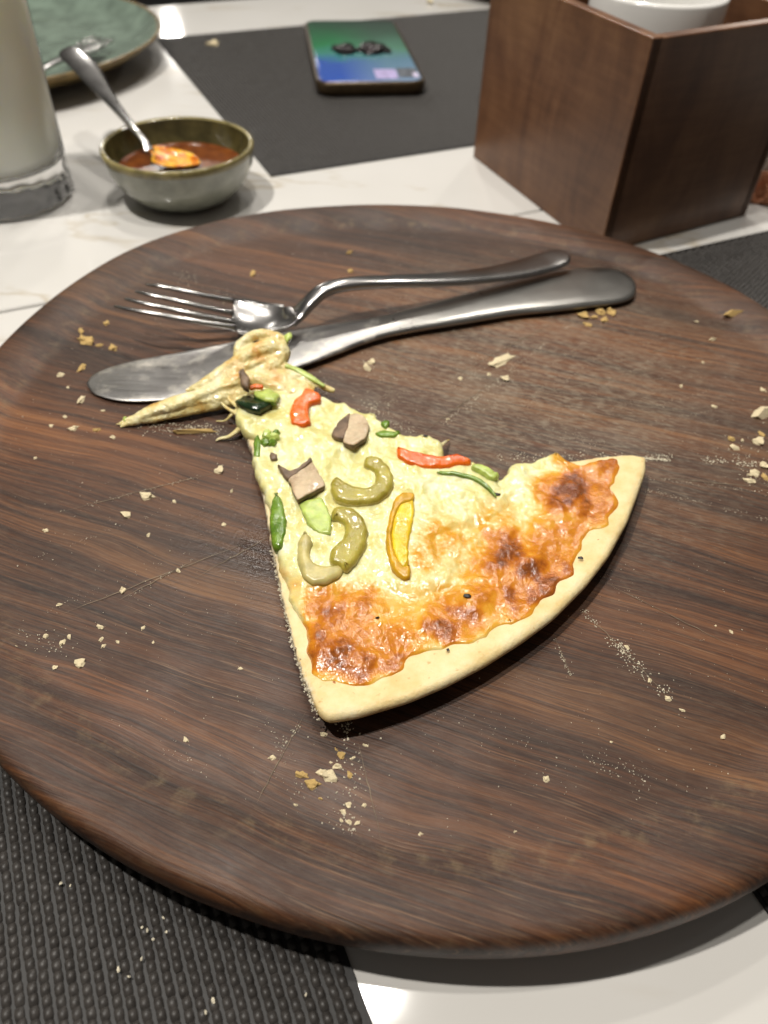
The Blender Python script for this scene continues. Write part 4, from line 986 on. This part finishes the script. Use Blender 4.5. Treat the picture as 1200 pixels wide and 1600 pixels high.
g = t.math('ADD', sx.outputs[1], t.math('MULTIPLY', t.math('SUBTRACT', t.noise(scale=25), .5), .05))
gx = t.math('MULTIPLY', t.math('SUBTRACT', .5, t.math('MULTIPLY', sx.outputs[0], 12.)), 1.)
g2 = t.math('DIVIDE', g, .163)
c1 = t.ramp(g2, [(.02, (.03, .09, .42)), (.30, (.035, .10, .40)), (.42, (.05, .24, .20)), (.6, (.02, .20, .07)), (1., (.02, .07, .04))])  # far end of both ramps darkened: shadow across the phone painted into the print
c2 = t.ramp(g2, [(.02, (.20, .30, .45)), (.34, (.12, .24, .34)), (.5, (.10, .26, .18)), (.75, (.05, .12, .08)), (1., (.03, .06, .045))])
t.set(base=t.mix(t.ramp(gx, [(.3, 0.), (.75, 1.)]), c2, c1), rough=.1, coat=.6); M['phone_back'] = t.m
ring_body('printed_back', [inset_r(.0028, .0080), inset_r(.0028, .00862), inset_r(.0040, .00868)], M['phone_back'], ph)
def sticker(name, x0, x1, y0, y1, mat, z=.0088):
    V, F = box(x0, x1, y0, y1, z - .0003, z); o = build(name, V, F, mat, smooth=False); o.parent = ph; return o
M['sticker'] = m_simple('lilac_sticker', (.42, .36, .60), .3, .35, 220, 0); M['sticker_dark'] = m_simple('grey_sticker', (.11, .12, .14), .3, .6, 260, 0)
sticker('sticker', .004, .0205, .0075, .030, M['sticker']); sticker('sticker', .0215, .0365, .010, .032, M['sticker_dark'])
M['sticker_mark'] = m_simple('pale_mark', (.55, .5, .66), .3, .2, 200, 0); sticker('sticker_mark', .032, .0362, .009, .020, M['sticker_mark'], .0091)
def lump(name, x, y, rx, ry, rz, mat, seed, par=None):
    bm = bmesh.new(); bmesh.ops.create_icosphere(bm, subdivisions=4, radius=1)
    for v in bm.verts:
        q = 1 + .30 * mnoise.noise(v.co * 1.7 + Vector((seed, 0, 0))) + .12 * mnoise.noise(v.co * 5 + Vector((seed, 0, 0)))
        v.co = Vector((v.co.x * rx * q + x, v.co.y * ry * q + y, max(-.2, v.co.z) * rz * q + .0088))
    me = bpy.data.meshes.new(name); bm.to_mesh(me); bm.free(); me.materials.append(mat)
    me.polygons.foreach_set('use_smooth', [True] * len(me.polygons))
    o = bpy.data.objects.new(name, me); COL.objects.link(o); o.parent = par or ph
    return o
ca_ = lump('charm', -.013, .078, .0095, .011, .0045, M['charm'], 3); cb_ = lump('charm', .010, .080, .0125, .013, .005, M['charm'], 9)
lump('charm_link', -.001, .078, .005, .004, .002, M['charm'], 5, ca_); lump('charm_bead', .021, .074, .003, .004, .003, M['charm'], 15, cb_); lump('charm_bead', -.021, .083, .0025, .0035, .003, M['charm'], 12, ca_)

# ------------------------------------------------------------------ wooden caddy box with a white pot
k0 = px(936, 398, 0); ku = (px(1164, 337, 0) - k0); kv = (px(739, 245, 0) - k0)
wid = ku.length; dep = kv.length; ku.normalize(); kv.normalize()
cb = empty('wooden_box', k0); tag(cb, 'open dark wooden caddy box with a white pot inside', 'box')
HB_, TW = .0975, .0062
def kbox(name, u0, u1, v0, v1, z0, z1, mat=None, parent=cb):
    V, F = box(u0, u1, v0, v1, z0, z1)
    o = build(name, [k0 + ku * a + kv * b + Vector((0, 0, c)) for a, b, c in V], F, mat or M['box'], parent, smooth=False); return bevel(o, .0006, 2)
kbox('front_panel', .0005, wid, 0, TW, .0005, HB_); kbox('back_panel', .0005, wid, dep - TW, dep, .0005, HB_)
kbox('side_panel', 0, TW, .0, dep, .0, HB_ + .0004); kbox('side_panel', wid - TW, wid + .0003, .0, dep, .0, HB_ + .0004)
kbox('box_floor', TW - .0005, wid - TW + .0005, TW - .0005, dep - TW + .0005, .004, .0085)
pp = k0 + ku * (.056) + kv * (.062)
V, F = lathe([(0., .0088), (.020, .0088), (.026, .012), (.031, .024), (.0335, .045), (.034, .075), (.0342, .098), (.0335, .1), (.032, .098), (.031, .07), (.028, .03), (.0, .02)], pp, 64)
o = build('white_pot', V, F, M['white_pot']); tag(o, 'white porcelain pot standing in the wooden caddy box', 'pot')
# crumpled tissue and wrapper behind the box
def crumple(name, c, rx, ry, rz, mat, label, cat, seed):
    bm = bmesh.new(); bmesh.ops.create_icosphere(bm, subdivisions=5, radius=1)
    for v in bm.verts:
        d = v.co.copy(); q = 1 + .5 * mnoise.noise(d * 1.5 + Vector((seed, 0, 0))) - .45 * abs(mnoise.noise(d * 3.2 + Vector((seed, 4, 0)))) - .2 * abs(mnoise.noise(d * 7 + Vector((seed, 4, 0))))
        v.co = Vector((d.x * rx * q, d.y * ry * q, max(0., (d.z + .55) * rz * q)))
    me = bpy.data.meshes.new(name); bm.to_mesh(me); bm.free(); me.materials.append(mat)
    o = bpy.data.objects.new(name, me); COL.objects.link(o); o.location = c; tag(o, label, cat)
crumple('paper_napkin', ab(.424, .318, 0), .030, .027, .045, M['paper'], 'crumpled white paper napkin on the table behind the wooden box', 'napkin', 2.)
crumple('snack_wrapper', ab(.387, .302, 0), .009, .008, .010, M['peach'], 'small peach coloured wrapper at the foot of the wooden box', 'wrapper', 8.)
